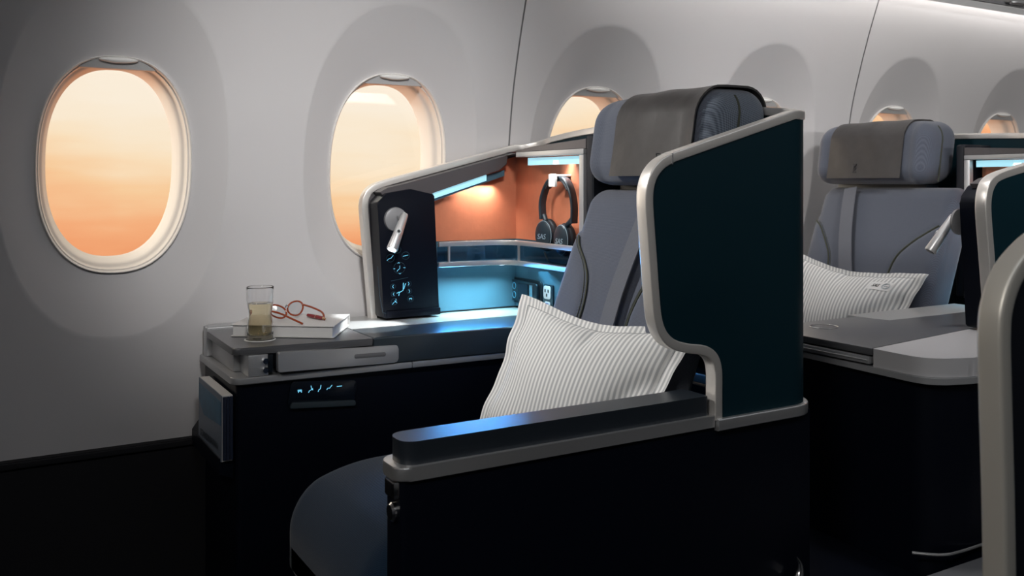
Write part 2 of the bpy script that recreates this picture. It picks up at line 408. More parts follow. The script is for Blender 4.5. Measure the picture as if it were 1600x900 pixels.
# ceiling: underside of the luggage bins with the lip that hides the wash light
b = MB()
b.prism([(1.800, 1.562), (1.782, 1.557), (1.772, 1.572), (1.772, 1.60), (1.800, 1.60)], 'x', -1.2, 4.6)
struct('trim_5', b, mat('bin_lip', (.88, .88, .88), .4))
b = MB(); b.prism([(1.77, 1.575), (1.764, 1.575), (1.764, 1.60), (1.77, 1.60)], 'x', -1.2, 4.6); struct('trim_6', b, SEAM)
def binf(u, v):
    x = -1.2 + 5.8 * u; y = 1.764 - 1.2 * v; return (x, y, 1.583 + .30 * math.sin(v * 1.3))
b = MB(); b.grid(binf, 2, 20)
b.grid(lambda u, v: (-1.2 + 5.8 * u, .564 - 1.9 * v, 1.583 + .30 * math.sin(1.3) + .2 * min(1, v * 6)), 2, 12)
b.box(-1.2, 4.6, 1.80, 1.95, 1.62, 1.66)
struct('ceiling', b, mat('bin_underside', (.72, .72, .74), .5))
b = MB(); b.box(-1.26, -1.2, -1.3, 2.2, 0, 2.2); struct('wall_front', b, mat('bulkhead_grey', (.22, .22, .23), .6))
b = MB(); b.box(4.6, 4.66, -1.3, 2.2, 0, 2.2); struct('wall_back', b, mat('bulkhead_dark', (.10, .10, .11), .6))
b = MB(); b.box(-1.2, 4.6, -1.36, -1.3, 0, 2.2); struct('wall_right', b, mat('far_side_grey', (.30, .31, .32), .7))

# windows
def ring(b, cx, secs, ex=2.35, n=96, mi=0):
    """secs: list of (inset, dy) rings around the opening"""
    rs = []
    for ins, dy, dzc in secs:
        r_ = []
        for k in range(n):
            a = 2 * math.pi * k / n; x, z = sell(a, HW - ins, HH - ins, ex); zz = CZ + dzc + z
            r_.append(b.bm.verts.new((cx + x, wy(CZ + z * HH / max(.01, HH - ins) * .98 + 0) + dy, zz)))
        rs.append(r_)
    for q in range(len(rs) - 1):
        for k in range(n): b._face([rs[q][k], rs[q][(k + 1) % n], rs[q + 1][(k + 1) % n], rs[q + 1][k]], mi)
for i, cx in enumerate(WX):
    wnd = empty('window_%d' % (i + 1), (cx, 2.0, CZ - HH), kind='structure')
    b = MB(); ring(b, cx, [(-.001, .040, 0), (-.0005, .029, 0), (.001, .0272, 0), (.003, .029, 0), (.0038, .037, 0)]); struct('window_rim', b, RIM, wnd, recalc=False, ang=60)
    b = MB(); ring(b, cx, [(.0036, .036, 0), (.0042, .041, 0), (.0065, .0415, 0), (.008, .050, .0005), (.0095, .066, .001), (.0125, .068, .0015), (.0165, .085, .002), (.021, .110, .004), (.024, .125, .005)]); struct('window_frame', b, REVEAL, wnd, recalc=False, ang=60)
    b = MB(); rr_ = []
    for k in range(96):
        x, z = sell(2 * math.pi * k / 96, HW - .021, HH - .021, 2.35); rr_.append((cx + x, CZ + .004 + z))
    b.prism(rr_, 'y', 2.122, 2.126); struct('pane', b, PANE, wnd)
    zc = CZ + HH - .0265                     # lower edge of the raised shade
    poly = []
    for k in range(161):
        a = math.pi * k / 160; x, z = sell(a, HW - .003, HH - .003, 2.35)
        if CZ + z >= zc: poly.append((cx + x, CZ + z))
    b = MB(); n_ = len(poly)
    fr = [b.bm.verts.new((x, wy(z) + .036 + .006 * (1 - ((x - cx) / .08) ** 2) * -1, z)) for x, z in poly]; bk = [b.bm.verts.new((x, wy(z) + .05, z)) for x, z in poly]
    b._face(fr); b._face(bk[::-1])
    for k in range(n_): b._face([fr[k], bk[k], bk[(k + 1) % n_], fr[(k + 1) % n_]])
    struct('window_shade', b, SHADE, wnd)
    b = MB(); hz = CZ + HH - .0085
    b.soft((cx, wy(hz) + .030, hz), (.074, .014, .011), .0054, f=lambda p: (p.x, p.y, hz + (p.z - hz) * (1.15 - .8 * ((p.x - cx) / .037) ** 2)), n=10)
    struct('shade_handle', b, HANDLE, wnd)

# ------------------------------------------------------------------ privacy shell (U-shaped around the seat)
def band_columns(cols, thick, m, name, parent):
    """cols: list of (outer xy, normal xy pointing inwards, z0, z1)"""
    b = MB(); V = []
    for (x, y), (nx, ny), z0, z1 in cols:
        V.append([b.bm.verts.new(q) for q in ((x, y, z0), (x, y, z1), (x + nx * thick, y + ny * thick, z1), (x + nx * thick, y + ny * thick, z0))])
    for i in range(len(V) - 1):
        for k in range(4): b._face([V[i][k], V[i][(k + 1) % 4], V[i + 1][(k + 1) % 4], V[i + 1][k]])
    b._face(V[0]); b._face(V[-1][::-1])
    return obj(name, b, m, parent, ang=30)
def back_path(ybase, yfar, n=10):
    """plan path from the aisle side round the back to the far side: (xy, inward normal)"""
    out = []
    for k in range(n + 1):
        a = -math.pi / 2 + math.pi / 2 * k / n; out.append(((1.20 + .055 * math.cos(a), ybase + .055 + .055 * math.sin(a)), (-math.cos(a), -math.sin(a))))
    for k in range(1, 12): out.append(((1.255, ybase + .055 + (yfar - ybase - .135) * k / 12), (-1, 0)))
    for k in range(n + 1):
        a = math.pi / 2 * k / n; out.append(((1.17 + .085 * math.cos(a), yfar - .08 + .08 * math.sin(a)), (-math.cos(a), -math.sin(a))))
    return out
AP_EDGE = catmull([(1.027, .622), (1.027, .66), (1.0265, .700), (1.018, .722), (.998, .735), (.965, .741), (.935, .750), (.915, .766), (.904, .790), (.899, .825), (.894, .88), (.889, .935), (.8865, .968), (.888, .992), (.896, 1.012), (.912, 1.028), (.935, 1.039)], 5)
WG_EDGE = catmull([(.792, .690), (.786, .76), (.778, .85), (.771, .925), (.770, .950), (.775, .970), (.788, .985), (.810, .995), (.842, 1.004)], 6)
TOPZ = lambda x: 1.039 + (x - .935) * .285
WTOP = lambda x: 1.004 + (x - .842) * .252
def shell(parent, aisle=True):
    Y0, Y1 = 1.10, 1.988
    bp = back_path(Y0, Y1)
    BT = [(1.10, TOPZ(1.20)), (1.16, 1.124), (1.22, 1.130), (1.45, 1.129), (1.76, 1.118), (1.90, 1.107), (1.95, 1.098), (1.988, WTOP(1.17))]
    def ztop(p): return interp(BT, p[1])
    # aisle-side panel
    cols = []
    if aisle:
        lo = [p for p in AP_EDGE]; kmin = min(range(len(lo)), key=lambda i: lo[i][0])
        low, up = lo[:kmin + 1][::-1], lo[kmin:]
        def zl(x):
            if x >= 1.0268: return .622
            for i in range(len(low) - 1):
                if low[i][0] <= x <= low[i + 1][0]: return low[i][1] + (low[i + 1][1] - low[i][1]) * (x - low[i][0]) / max(1e-6, low[i + 1][0] - low[i][0])
            return .70
        def zu(x):
            for i in range(len(up) - 1):
                if up[i][0] <= x <= up[i + 1][0]: return up[i][1] + (up[i + 1][1] - up[i][1]) * (x - up[i][0]) / max(1e-6, up[i + 1][0] - up[i][0])
            return TOPZ(x) if x > .93 else up[0][1]
        xs = [lo[kmin][0] + .0005 + (.935 - lo[kmin][0]) * (k / 18) ** 1.8 for k in range(19)] + [.96, .99, 1.01, 1.02, 1.0255, 1.0268, 1.028, 1.06, 1.09, 1.12, 1.15, 1.18]
        for x in xs: cols.append(((x, Y0), (0, 1), zl(x), zu(x) - .002))
    bk = [((p), n, .622, ztop(p)) for p, n in bp]
    if aisle: band_columns(cols + [((p), n, z0, z1) for p, n, z0, z1 in bk[:17]], .018, SHELL, 'aisle_panel', parent)
    band_columns(bk[16 if aisle else 13:], .018, SHELL, 'back_panel', parent)
    cw = []
    for k in range(25):
        x = 1.17 - (1.17 - .772) * k / 24
        z1 = WTOP(x) if x > .842 else None
        if z1 is None:
            c = [p for p in WG_EDGE if p[1] > .93]; z1 = interp(sorted([(p[0], p[1]) for p in c]), x)
        z0 = .690
        if x < .792: z0 = interp(sorted([(p[0], p[1]) for p in WG_EDGE if p[1] < .945]), x)
        cw.append(((x, Y1), (0, -1), z0, z1))
    band_columns(cw, .018, SHELL if not aisle else BEAM, 'wing_panel', parent)
    # trim: one polished band along the whole free edge
    path = []; nm = []
    if aisle:
        for p in AP_EDGE: path.append(Vector((p[0], Y0, p[1]))); nm.append(Vector((0, 1, 0)))
        for x in (.97, 1.02, 1.07, 1.12, 1.16): path.append(Vector((x, Y0, TOPZ(x)))); nm.append(Vector((0, 1, 0)))
    sel = bp if aisle else bp[13:]
    for p, n in sel: path.append(Vector((p[0], p[1], ztop(p)))); nm.append(Vector((n[0], n[1], 0)))
    for x in (1.12, 1.07, 1.0, .94, .89): path.append(Vector((x, Y1, WTOP(x)))); nm.append(Vector((0, -1, 0)))
    for p in WG_EDGE[::-1]: path.append(Vector((p[0], Y1, p[1]))); nm.append(Vector((0, -1, 0)))
    sd = []
    for i in range(len(path)):
        t = (path[min(i + 1, len(path) - 1)] - path[max(i - 1, 0)]).normalized(); s_ = nm[i].cross(t).normalized(); sd.append(s_)
    b = MB(); b.sweep(path, sd, nm, .0075, -.003, .021, r=.002); obj('edge_trim', b, TRIMW, parent, ang=40)
    if aisle:
        b = MB(); b.box(.930, .9312, Y0 - .0042, Y0 + .0222, 1.028, 1.0452); obj('trim_joint', b, SEAM, parent)
    # base trim and lower skirt
    if aisle:
        pts = [((1.022, Y0), (0, 1)), ((1.08, Y0), (0, 1)), ((1.13, Y0), (0, 1))] + bp[:17]
        b = MB(); b.sweep([Vector((p[0], p[1], .6145)) for p, n in pts], [Vector((0, 0, 1))] * len(pts), [Vector((n[0], n[1], 0)) for p, n in pts], .0095, -.008, .02, r=.003)
        obj('base_trim', b, TRIM, parent, ang=40)
    # kick skirt below
    pts = ([((.90, Y0 + .012), (0, 1)), ((1.10, Y0 + .012), (0, 1))] if aisle else []) + [((p[0], p[1] + (.012 if p[1] < 1.3 else -.012)), n) for p, n in (bp if aisle else bp[13:])]
    band_columns([(p, n, .03, .60 if aisle else .66) for p, n in pts], .02, NAVY, 'skirt', parent)
def armrest():
    t = empty('armrest', (.80, 1.14, 0), 'long black armrest with silver rail and padded top in front of the aisle', 'armrest')
    b = MB(); b.prism(roundpoly([(.482, 1.103), (1.24, 1.103), (1.24, 1.160), (.482, 1.160)], [.008, 0, 0, .012]), 'z', .02, .612); obj('body', b, NAVY, t)
    b = MB(); b.prism(roundpoly([(.474, 1.098), (1.020, 1.098), (1.020, 1.170), (.474, 1.170)], [.022, .002, .002, .032], 8), 'z', .611, .629, .003, 3); obj('rail', b, TRIM, t)
    def pf(p): return (p.x, p.y, p.z + (.0025 if p.z > .64 else 0) * (1 - ((p.y - 1.134) / .035) ** 2))
    b = MB(); b.prism(roundpoly([(.486, 1.106), (1.012, 1.106), (1.012, 1.163), (.486, 1.163)], [.024, .004, .004, .030], 12), 'z', .629, .660, .0065, 3)
    obj('arm_pad', b, PADM, t, ang=75)
    b = MB(); b.box(.4735, .486, 1.110, 1.142, .586, .609, .003); obj('latch', b, CHROME, t)
    b = MB(); b.lathe([(.001, 0), (.010, .001), (.0125, .004), (.0125, .010)], (.4735, 1.126, .566), 'x', 24); obj('latch_button', b, CHROME, t)
    return t
# ------------------------------------------------------------------ seat
def RX(z): return .87 + (z - .5) * .39
def seat(label, y0, y1, hy0, hy1, flap, belt, seams, cush, dx=0.0):
    t = empty('airline_seat', (.7, (y0 + y1) / 2, 0), label, 'seat')
    th = .10; H = .50; zc = .735; yc = (y0 + y1) / 2
    sm = [catmull([(0, a, z) for a, z in s], 6) for s in seams]
    def f(p):
        z = p.z; x = RX(z) + dx + p.x
        front = p.x < 0.03
        if front:
            dmin = 1
            for s in sm:
                for q in s:
                    d = math.hypot(p.y - q.y, z - q.z)
                    if d < dmin: dmin = d
            x += .007 * math.exp(-(dmin / .006) ** 2)
            x -= .010 * math.cos(max(-1, min(1, (p.y - yc) / (y1 - y0) * 2)) * math.pi / 2) * .6
            for sgn, s in zip((1, -1), seams):
                inside = 1 / (1 + math.exp(-((p.y - interp(sorted([(zz, a) for a, zz in s]), z)) * sgn) / .006)) if z < s[0][1] + .01 else 0
                x -= .010 * inside
        return (x, p.y, z)
    b = MB(); b.soft((th / 2, yc, zc), (th, y1 - y0, H), .032, f=f, n=60, k=5); obj('backrest', b, FAB, t, ang=60)
    def onface(y, z, off):
        return f(Vector((0, y, z)))[0] - off
    for s in sm:
        b = MB(); b.tube([(onface(q.y, q.z, .0006) - .0035, q.y, q.z) for q in s], .0022, 6); obj('piping', b, STITCH, t)
        b = MB(); b.tube([(onface(q.y + .006, q.z, .0004), q.y + .006, q.z) for q in s], .0008, 5); obj('stitching', b, STITCH, t)
    # headrest
    hc = ((hy0 + hy1) / 2)
    def hf(p):
        z = p.z; x = p.x + (z - 1.08) * .16; k = (p.y - hc) / (hy1 - hy0) * 2
        if p.x < 1.09: x -= .004 * (1 - k * k); 
        if p.x < 1.09 and abs(k) > .72: x -= .012 * min(1, (abs(k) - .72) / .12)
        z += .004 * (1 - k * k) if z > 1.12 else 0
        return (x + dx, p.y, z)
    head = empty('headrest', (1.11, hc, 1.0)); head.parent = t; head.location = BASE[head] - BASE[t]
    b = MB(); b.soft((1.115, hc, 1.080), (.15, hy1 - hy0, .172), .052, f=hf, n=30, k=8, mi=0)
    for fc in b.bm.faces:
        c_ = fc.calc_center_median()
        if c_.x > 1.075 + (c_.z - 1.08) * .16 and False: fc.material_index = 1
        if abs(c_.y - hc) > (hy1 - hy0) / 2 - .022 and c_.y < hc: fc.material_index = 1
    obj('cushion', b, [FAB, FABW], head, ang=60)
    b = MB(); b.box(1.095 + dx, 1.15 + dx, hc - .15, hc + .15, .90, 1.03, .01); obj('neck_bracket', b, BLACKP, head)
    pth = []
    for k in range(41):
        a = -1.35 + 2.7 * k / 40 + math.pi / 2
        y = hc - ((hy1 - hy0) / 2 - .0) * 1; 
    for yy, sg in ((hy0, -1), (hy1, 1)):
        # piping on the side of the headrest, over the edge
        pts = []
        cx_ = 1.10
        for k in range(25):
            zz = 1.002 + .150 * k / 24; corner = max(0, zz - (1.165 - .052)) ; rr_ = .052
            off = rr_ - math.sqrt(max(0, rr_ ** 2 - min(corner, rr_) ** 2)); pts.append(Vector(hf(Vector((cx_, yy - sg * off + sg * .0008, zz)))))
        b = MB(); b.tube(pts, .0022, 6); obj('piping', b, STITCH, head)
    # leather flap draped over the front and top
    fy0, fy1 = flap
    prof = [(1.038, 1.012 + .0), (1.038, 1.03), (1.038, 1.05), (1.038, 1.07), (1.038, 1.09), (1.038, 1.112)]
    for k in range(1, 9):
        a = math.pi / 2 * k / 8; prof.append((1.092 - .054 * math.cos(a), 1.113 + .054 * math.sin(a)))
    prof += [(1.11, 1.1672), (1.125, 1.1672), (1.14, 1.1672)]
    for k in range(1, 7):
        a = math.pi / 2 * k / 7; prof.append((1.138 + .054 * math.sin(a), 1.113 + .054 * math.cos(a)))
    b = MB(); V0 = []
    n_ = len(prof)
    for off in (.0035, .0005):
        rows = []
        for i, (px_, pz_) in enumerate(prof):
            tx = prof[min(i + 1, n_ - 1)][0] - prof[max(i - 1, 0)][0]; tz = prof[min(i + 1, n_ - 1)][1] - prof[max(i - 1, 0)][1]; l_ = math.hypot(tx, tz); nx, nz = -tz / l_, tx / l_
            row = []
            for k in range(17):
                y = fy0 + (fy1 - fy0) * k / 16; sk = .010 * (i / n_) * (1 if k == 0 else 0) * 0
                p = Vector((px_, y, pz_)); q = Vector(hf(p)) + Vector((nx, 0, nz)) * (off + .001 * math.sin(y * 55 + pz_ * 30) * (1 if off > .001 else 0)); row.append(b.bm.verts.new(q))
            rows.append(row)
        V0.append(rows)
    o_, i_ = V0
    for i in range(n_ - 1):
        for k in range(16):
            b._face([o_[i][k], o_[i][k + 1], o_[i + 1][k + 1], o_[i + 1][k]]); b._face([i_[i][k], i_[i + 1][k], i_[i + 1][k + 1], i_[i][k + 1]])
        b._face([o_[i][0], o_[i + 1][0], i_[i + 1][0], i_[i][0]]); b._face([o_[i][16], i_[i][16], i_[i + 1][16], o_[i + 1][16]])
    for k in range(16):
        b._face([o_[0][k], i_[0][k], i_[0][k + 1], o_[0][k + 1]]); b._face([o_[-1][k], o_[-1][k + 1], i_[-1][k + 1], i_[-1][k]])
    cov = obj('headrest_cover', b, LEATH, head, label='dark grey leather headrest cover', ang=60) if False else None
    mb_cov = b
    o = obj('headrest_cover', mb_cov, LEATH, head, ang=60); o['label'] = 'dark grey leather headrest cover'
    # embossed emblem
    ey = fy0 + (fy1 - fy0) * .40; ez = 1.040
    b = MB()
    def ep(a, c): q = Vector(hf(Vector((1.038, ey + a, ez + c)))); return (q.x - .0045, q.y, q.z)
    for seg in ([(-.006, .012), (.006, .012)], [(-.006, -.012), (.006, -.012)], [(.006, .012), (.002, .005), (.006, 0), (.001, -.004), (.005, -.010)], [(-.006, .010), (-.002, .004), (-.005, -.002), (-.001, -.008), (-.006, -.010)], [(0, .008), (-.001, 0), (.002, -.007)]):
        b.tube([ep(a, c) for a, c in seg], .0007, 5)
    obj('emblem', b, BLACKP, head)
    # cushion
    (cx0, cx1), (cy0, cy1), cz = cush
    def cf(p):
        kx = (p.x - (cx0 + cx1) / 2) / (cx1 - cx0) * 2; ky = (p.y - (cy0 + cy1) / 2) / (cy1 - cy0) * 2
        dz = .018 * (1 - ky * ky) * (1 - kx ** 4) if p.z > cz - .06 else 0
        drop = -.04 * max(0, -kx - .3) ** 2 * 2
        return (p.x, p.y, p.z + dz + drop * (1 if p.z > cz - .12 else 0))
    b = MB(); b.soft(((cx0 + cx1) / 2, (cy0 + cy1) / 2, cz - .10), (cx1 - cx0, cy1 - cy0, .20), .06, f=cf, n=24, k=6); obj('seat_cushion', b, CUSH, t, ang=60)
    b = MB(); b.box(cx0 + .06, cx1 + .10, cy0 + .02, cy1 - .02, .02, cz - .18, .01); obj('seat_base', b, NAVY, t)
    # shoulder belt
    b = MB(); L = len(belt); bl = catmull([(0, a, z) for a, z in belt], 10); rings = []
    for i, q in enumerate(bl):
        tg = (bl[min(i + 1, len(bl) - 1)] - bl[max(i - 1, 0)]); tg.x = 0; tg.normalize(); sd = Vector((0, -tg.z, tg.y))
        wv = .0205
        row = []
        for a, o2 in ((-wv, 0), (-wv, .0025), (wv, .0025), (wv, 0)):
            y, z = q.y + sd.y * a, q.z + sd.z * a; lift = .006 + .010 * math.sin(math.pi * i / len(bl)) 
            row.append(b.bm.verts.new((RX(z) + dx - .016 - o2 - lift * .5, y, z)))
        rings.append(row)
    for i in range(len(rings) - 1):
        for k in range(4): b._face([rings[i][k], rings[i][(k + 1) % 4], rings[i + 1][(k + 1) % 4], rings[i + 1][k]])
    b._face(rings[0]); b._face(rings[-1][::-1])
    obj('shoulder_belt', b, BELT, t, ang=30)
    return t
# ------------------------------------------------------------------ storage niche with wing control panel
def icon_mb(b, pts, w, place, dep=.0008):
    """poly-line strokes as thin raised bars; place(a, c) -> point, normal handled by caller"""
    b.tube([place(a, c) for a, c in pts], w, 6)
def niche(label, detail=True):
    t = empty('storage_niche', (1.0, 1.96, .695), label, 'storage niche')
    FY = 1.93
    # control panel body
    b = MB(); b.prism(roundpoly([(.795, .6955), (.932, .6955), (.919, .972), (.86, .985), (.80, .975), (.779, .955), (.781, .93)], [.006, .006, .004, .01, .012, .012, 0], 4), 'y', FY - .012, 1.969, .004, 2)
    cp = obj('control_panel', b, NAVY, t)
    BASE[cp] = BASE[t]
    b = MB(); b.box(.800, .934, FY - .016, FY + .01, .6955, .712, .003); obj('panel_foot', b, NAVY, t)
    def pl(u, v): return (.83 + (u - 625) * .00154 * (1 - (v - 420) * .0001), FY - .0135, .806 - (v - 420) * .00142)
    if detail:
        def seatico(b, u, v, s, kind):
            shp = {'up': [[(1, -6), (1, 0), (-3, 3), (-5, 6)]], 'mid': [[(5, -5), (1, 0), (-3, 1), (-6, 4)]], 'flat': [[(-5, 1), (5, -1)]],
                   'arr': None, 'lt': [[(1, -3), (-1, 0), (1, 3)]], 'rt': [[(-1, -3), (1, 0), (-1, 3)]], 'uu': [[(-2, 1), (0, -1), (2, 1)]], 'dd': [[(-2, -1), (0, 1), (2, -1)]], 'plus': [[(-1.5, 0), (1.5, 0)]], 'minus': [[(-2, 0), (2, 0)]],
                   'leg': [[(3, -6), (3, 0), (-2, 2), (-5, 6)], [(0, -2), (5, 3)]], 'blob': [[(-2.5, -.5), (2.5, -.5)], [(-2, 1), (-2, 2)], [(2, 1), (2, 2)]]}[kind]
            for q in shp: b.tube([pl(u + a * s, v + c * s) for a, c in q], .0005 * (1.6 if kind in ('blob',) else 1), 6)
        b = MB()
        seatico(b, 623, 390, .95, 'up'); seatico(b, 612, 403, .9, 'mid'); seatico(b, 636, 400, .8, 'flat')
        seatico(b, 626, 420, .75, 'up'); seatico(b, 625, 411, .8, 'uu'); seatico(b, 627, 428, .8, 'dd'); seatico(b, 618, 420, .8, 'plus'); seatico(b, 634, 419, .8, 'minus')
        b.tube([pl(632.5, 443), pl(632, 455), pl(626, 458), pl(625, 463)], .00075, 6)
        b.tube([pl(636, 444), pl(633, 453)], .0007, 6); b.tube([pl(622, 459), pl(626, 457)], .0007, 6)
        for u, v, k in ((616, 448, 'lt'), (641, 445, 'rt'), (617, 460, 'lt'), (642, 457, 'rt')): seatico(b, u, v, .8, k)
        seatico(b, 618.5, 472, .75, 'leg'); seatico(b, 644, 469, .9, 'blob')
        obj('button_icons', b, ICON, cp)
        b = MB()
        for u, v, r_ in ((623, 390, 5.5), (612, 403, 6), (636, 400, 6), (626, 419, 9), (616, 448, 4), (641, 445, 4), (617, 460, 4), (642, 457, 4), (618, 472, 5), (644, 469, 5)):
            b.tube([pl(u + r_ * math.cos(a * math.pi / 12), v + r_ * math.sin(a * math.pi / 12)) for a in range(24)], .0003, 4, closed=True)
        b.tube([pl(613, 439), pl(640, 435)], .0004, 4)
        b.tube([pl(592, 415), pl(595, 460), pl(600, 488), pl(612, 491)], .0005, 4)
        obj('button_rings', b, ICOND, cp)
    # top beam
    top = [(x, WTOP(x) - .009) for x in (1.17, 1.12, 1.06, 1.0, .94, .89, .845)] + [(.81, .988), (.79, .978)]
    bot = [(.80, .968), (.919, .972), (.925, .978), (1.07, 1.021), (1.10, 1.029), (1.12, 1.045), (1.12, 1.066), (1.17, 1.066)]
    b = MB(); b.prism(top + bot, 'y', FY, 1.969, .0015, 1); obj('top_beam', b, BEAM, t)
    b = MB(); b.prism([(1.585, 1.0712), (1.925, 1.0712), (1.88, 1.0735), (1.80, 1.082), (1.585, 1.092)], 'x', 1.110, 1.230, .001, 1); obj('corner_beam', b, BEAM, t)
    b = MB(); b.box(1.106, 1.120, 1.588, 1.865, 1.059, 1.071, .0015); b.box(1.106, 1.120, 1.588, 1.604, .697, 1.0585, .0015); obj('door_frame', b, SILVER, t)
    b = MB(); b.box(1.110, 1.232, 1.560, 1.586, .697, 1.10, .008, 3); obj('side_post', b, SHELLIN, t)
    # led strip under the beam
    b = MB(); b.prism([(.926, .962), (1.066, 1.004), (1.066, 1.018), (.926, .976)], 'y', FY + .006, FY + .012); obj('led_strip', b, LEDC, t)
    b = MB(); b.prism([(.926, .955), (1.12, 1.016), (1.12, 1.030), (.926, .976)], 'y', FY + .013, FY + .02); obj('led_housing', b, GREYP, t)
    b = MB(); b.box(1.124, 1.130, 1.61, 1.84, 1.040, 1.057); obj('led_strip', b, LEDC, t)
    # linings
    b = MB(); b.prism([(.925, .861), (1.170, .861), (1.170, 1.066), (1.10, 1.045), (1.0, 1.02), (.925, .995)], 'y', 1.965, 1.969); b.box(1.166, 1.171, 1.60, 1.965, .861, 1.07); obj('orange_lining', b, ORANGE, t)
    b = MB(); b.box(.925, 1.170, 1.963, 1.969, .695, .860); b.box(1.164, 1.171, 1.60, 1.963, .695, .860); obj('grey_lining', b, GREYP, t)
    # shelf with rails (L-shaped, rounded inside corner)
    P_ = catmull([(.930, 1.918, 0), (1.00, 1.915, 0), (1.07, 1.905, 0), (1.108, 1.880, 0), (1.117, 1.83, 0), (1.120, 1.75, 0), (1.120, 1.605, 0)], 8)
    poly = [(p.x, p.y) for p in P_] + [(1.164, 1.605), (1.164, 1.962), (.930, 1.962)]
    b = MB(); b.prism(poly, 'z', .806, .813); obj('shelf', b, GREYP, t)
    tn = [(P_[min(i + 1, len(P_) - 1)] - P_[max(i - 1, 0)]).normalized() for i in range(len(P_))]; nr = [Vector((-q.y, q.x, 0)) for q in tn]
    for zc, hw, nm_ in ((.857, .0055, 'upper_rail'), (.8095, .0055, 'lower_rail')):
        b = MB(); b.sweep([Vector((p.x, p.y, zc)) for p in P_], [Vector((0, 0, 1))] * len(P_), nr, hw, -.003, .004, r=.001); obj(nm_, b, TRIM, t)
    b = MB()
    for k in (1, 26, len(P_) - 1):
        p = P_[k]; b.box(p.x - .002, p.x + .002, p.y - .002, p.y + .002, .815, .8515)
    obj('rail_posts', b, TRIM, t) if False else None
    b.bm.free()
    for k in (3, 27, len(P_) - 2):
        p = P_[k]; b = MB(); b.box(p.x - .0022, p.x + .0022, p.y - .0022, p.y + .0022, .815, .8515); obj('rail_post', b, TRIM, t)
    b = MB(); b.sweep([Vector((p.x, p.y, .833)) for p in P_], [Vector((0, 0, 1))] * len(P_), nr, .018, .0055, .0075, r=.0005); obj('tinted_screen', b, TINTED, t)
    b = MB(); b.box(.95, 1.12, 1.940, 1.952, .8005, .8055); obj('shelf_led', b, LEDC, t)
    b = MB(); b.box(1.098, 1.145, 1.925, 1.940, .8005, .8055, .001); obj('shelf_led', b, LEDB, t)
    if detail:
        # handset recess with handset
        b = MB(); b.prism(roundpoly([(1.995, .705), (1.838, .705), (1.838, .766), (1.995, .766)], .014, 5), 'x', 1.1605, 1.1645, .001); obj('handset_recess', b, BLACKP, t)
        b = MB(); b.prism(roundpoly([(1.986, .711), (1.850, .711), (1.850, .760), (1.986, .760)], .010, 5), 'x', 1.154, 1.1602, .002); hs = obj('handset', b, HPH, t)
        b = MB()
        for yy in (1.972, 1.952):
            for zz in (.746, .724): b.tube([(1.1528, yy + .0075 * math.cos(a * math.pi / 8), zz + .0075 * math.sin(a * math.pi / 8)) for a in range(16)], .0007, 5, closed=True)
        obj('keys', b, mat('key_glow', (.05, .2, .3), .4, emit=(.1, .4, .6, .35)), hs)
        b = MB(); b.box(1.1515, 1.1538, 1.886, 1.932, .716, .755, .001); obj('screen', b, PANELG, hs)
        b = MB(); b.box(1.1515, 1.1538, 1.866, 1.880, .716, .755, .001); obj('side_key', b, CHROME, hs)
        b = MB(); b.prism(roundpoly([(1.829, .705), (1.788, .705), (1.788, .762), (1.829, .762)], .006, 4), 'x', 1.1595, 1.1645, .001); obj('outlet_plate', b, HPH, t)
        b = MB(); b.prism(roundpoly([(1.825, .728), (1.796, .728), (1.796, .758), (1.825, .758)], .006, 4), 'x', 1.1575, 1.1598, .001); po = obj('power_outlet', b, WHITEP, t)
        b = MB()
        for a, c in ((1.817, .747), (1.804, .747), (1.8105, .737)): b.box(1.1565, 1.1578, a - .002, a + .002, c - .0035, c + .0035)
        obj('sockets', b, TXTK, po)
        b = MB(); b.prism(roundpoly([(1.820, .710), (1.799, .710), (1.799, .722), (1.820, .722)], .004, 4), 'x', 1.1575, 1.1598, .001); ub = obj('usb_port', b, WHITEP, t)
        b = MB(); b.box(1.1565, 1.1578, 1.804, 1.815, .7135, .7185); obj('slot', b, mat('usb_blue', (.02, .06, .35), .4), ub)
    # headphone hook
    b = MB(); b.box(1.128, 1.166, 1.722, 1.744, 1.013, 1.018, .001); b.box(1.120, 1.128, 1.720, 1.746, .990, 1.019, .003); obj('headphone_hook', b, WHITEP, t)
    return t
def niche_lights(power=1.0, spill_fill=True):
    def a_(name, loc, tgt, sx, sy, pw, col):
        l = Vector(XF[0](Vector(loc))); g = Vector(XF[0](Vector(tgt))); return area(name, l, g, sx, sy, pw * power, col, 110)
    a_('niche_top_light', (1.02, 1.950, 1.0), (1.02, 1.966, .85), .16, .010, .5, (1, .93, .86))
    a_('niche_end_light', (1.14, 1.72, 1.05), (1.15, 1.72, .8), .02, .20, .40, (.95, .95, .95))
    a_('niche_shelf_light', (1.03, 1.920, .798), (1.03, 1.915, .6), .18, .02, .75, (.42, .86, 1.0))
    a_('niche_shelf_light', (1.13, 1.77, .798), (1.12, 1.75, .6), .02, .28, .30, (.25, .72, 1.0))
    if spill_fill: a_('niche_spill_fill', (1.02, 1.905, .797), (.72, 1.15, .60), .17, .016, .6, (.06, .38, 1.0))  # added blue area light imitating shelf glow spilling onto armrest and cushion
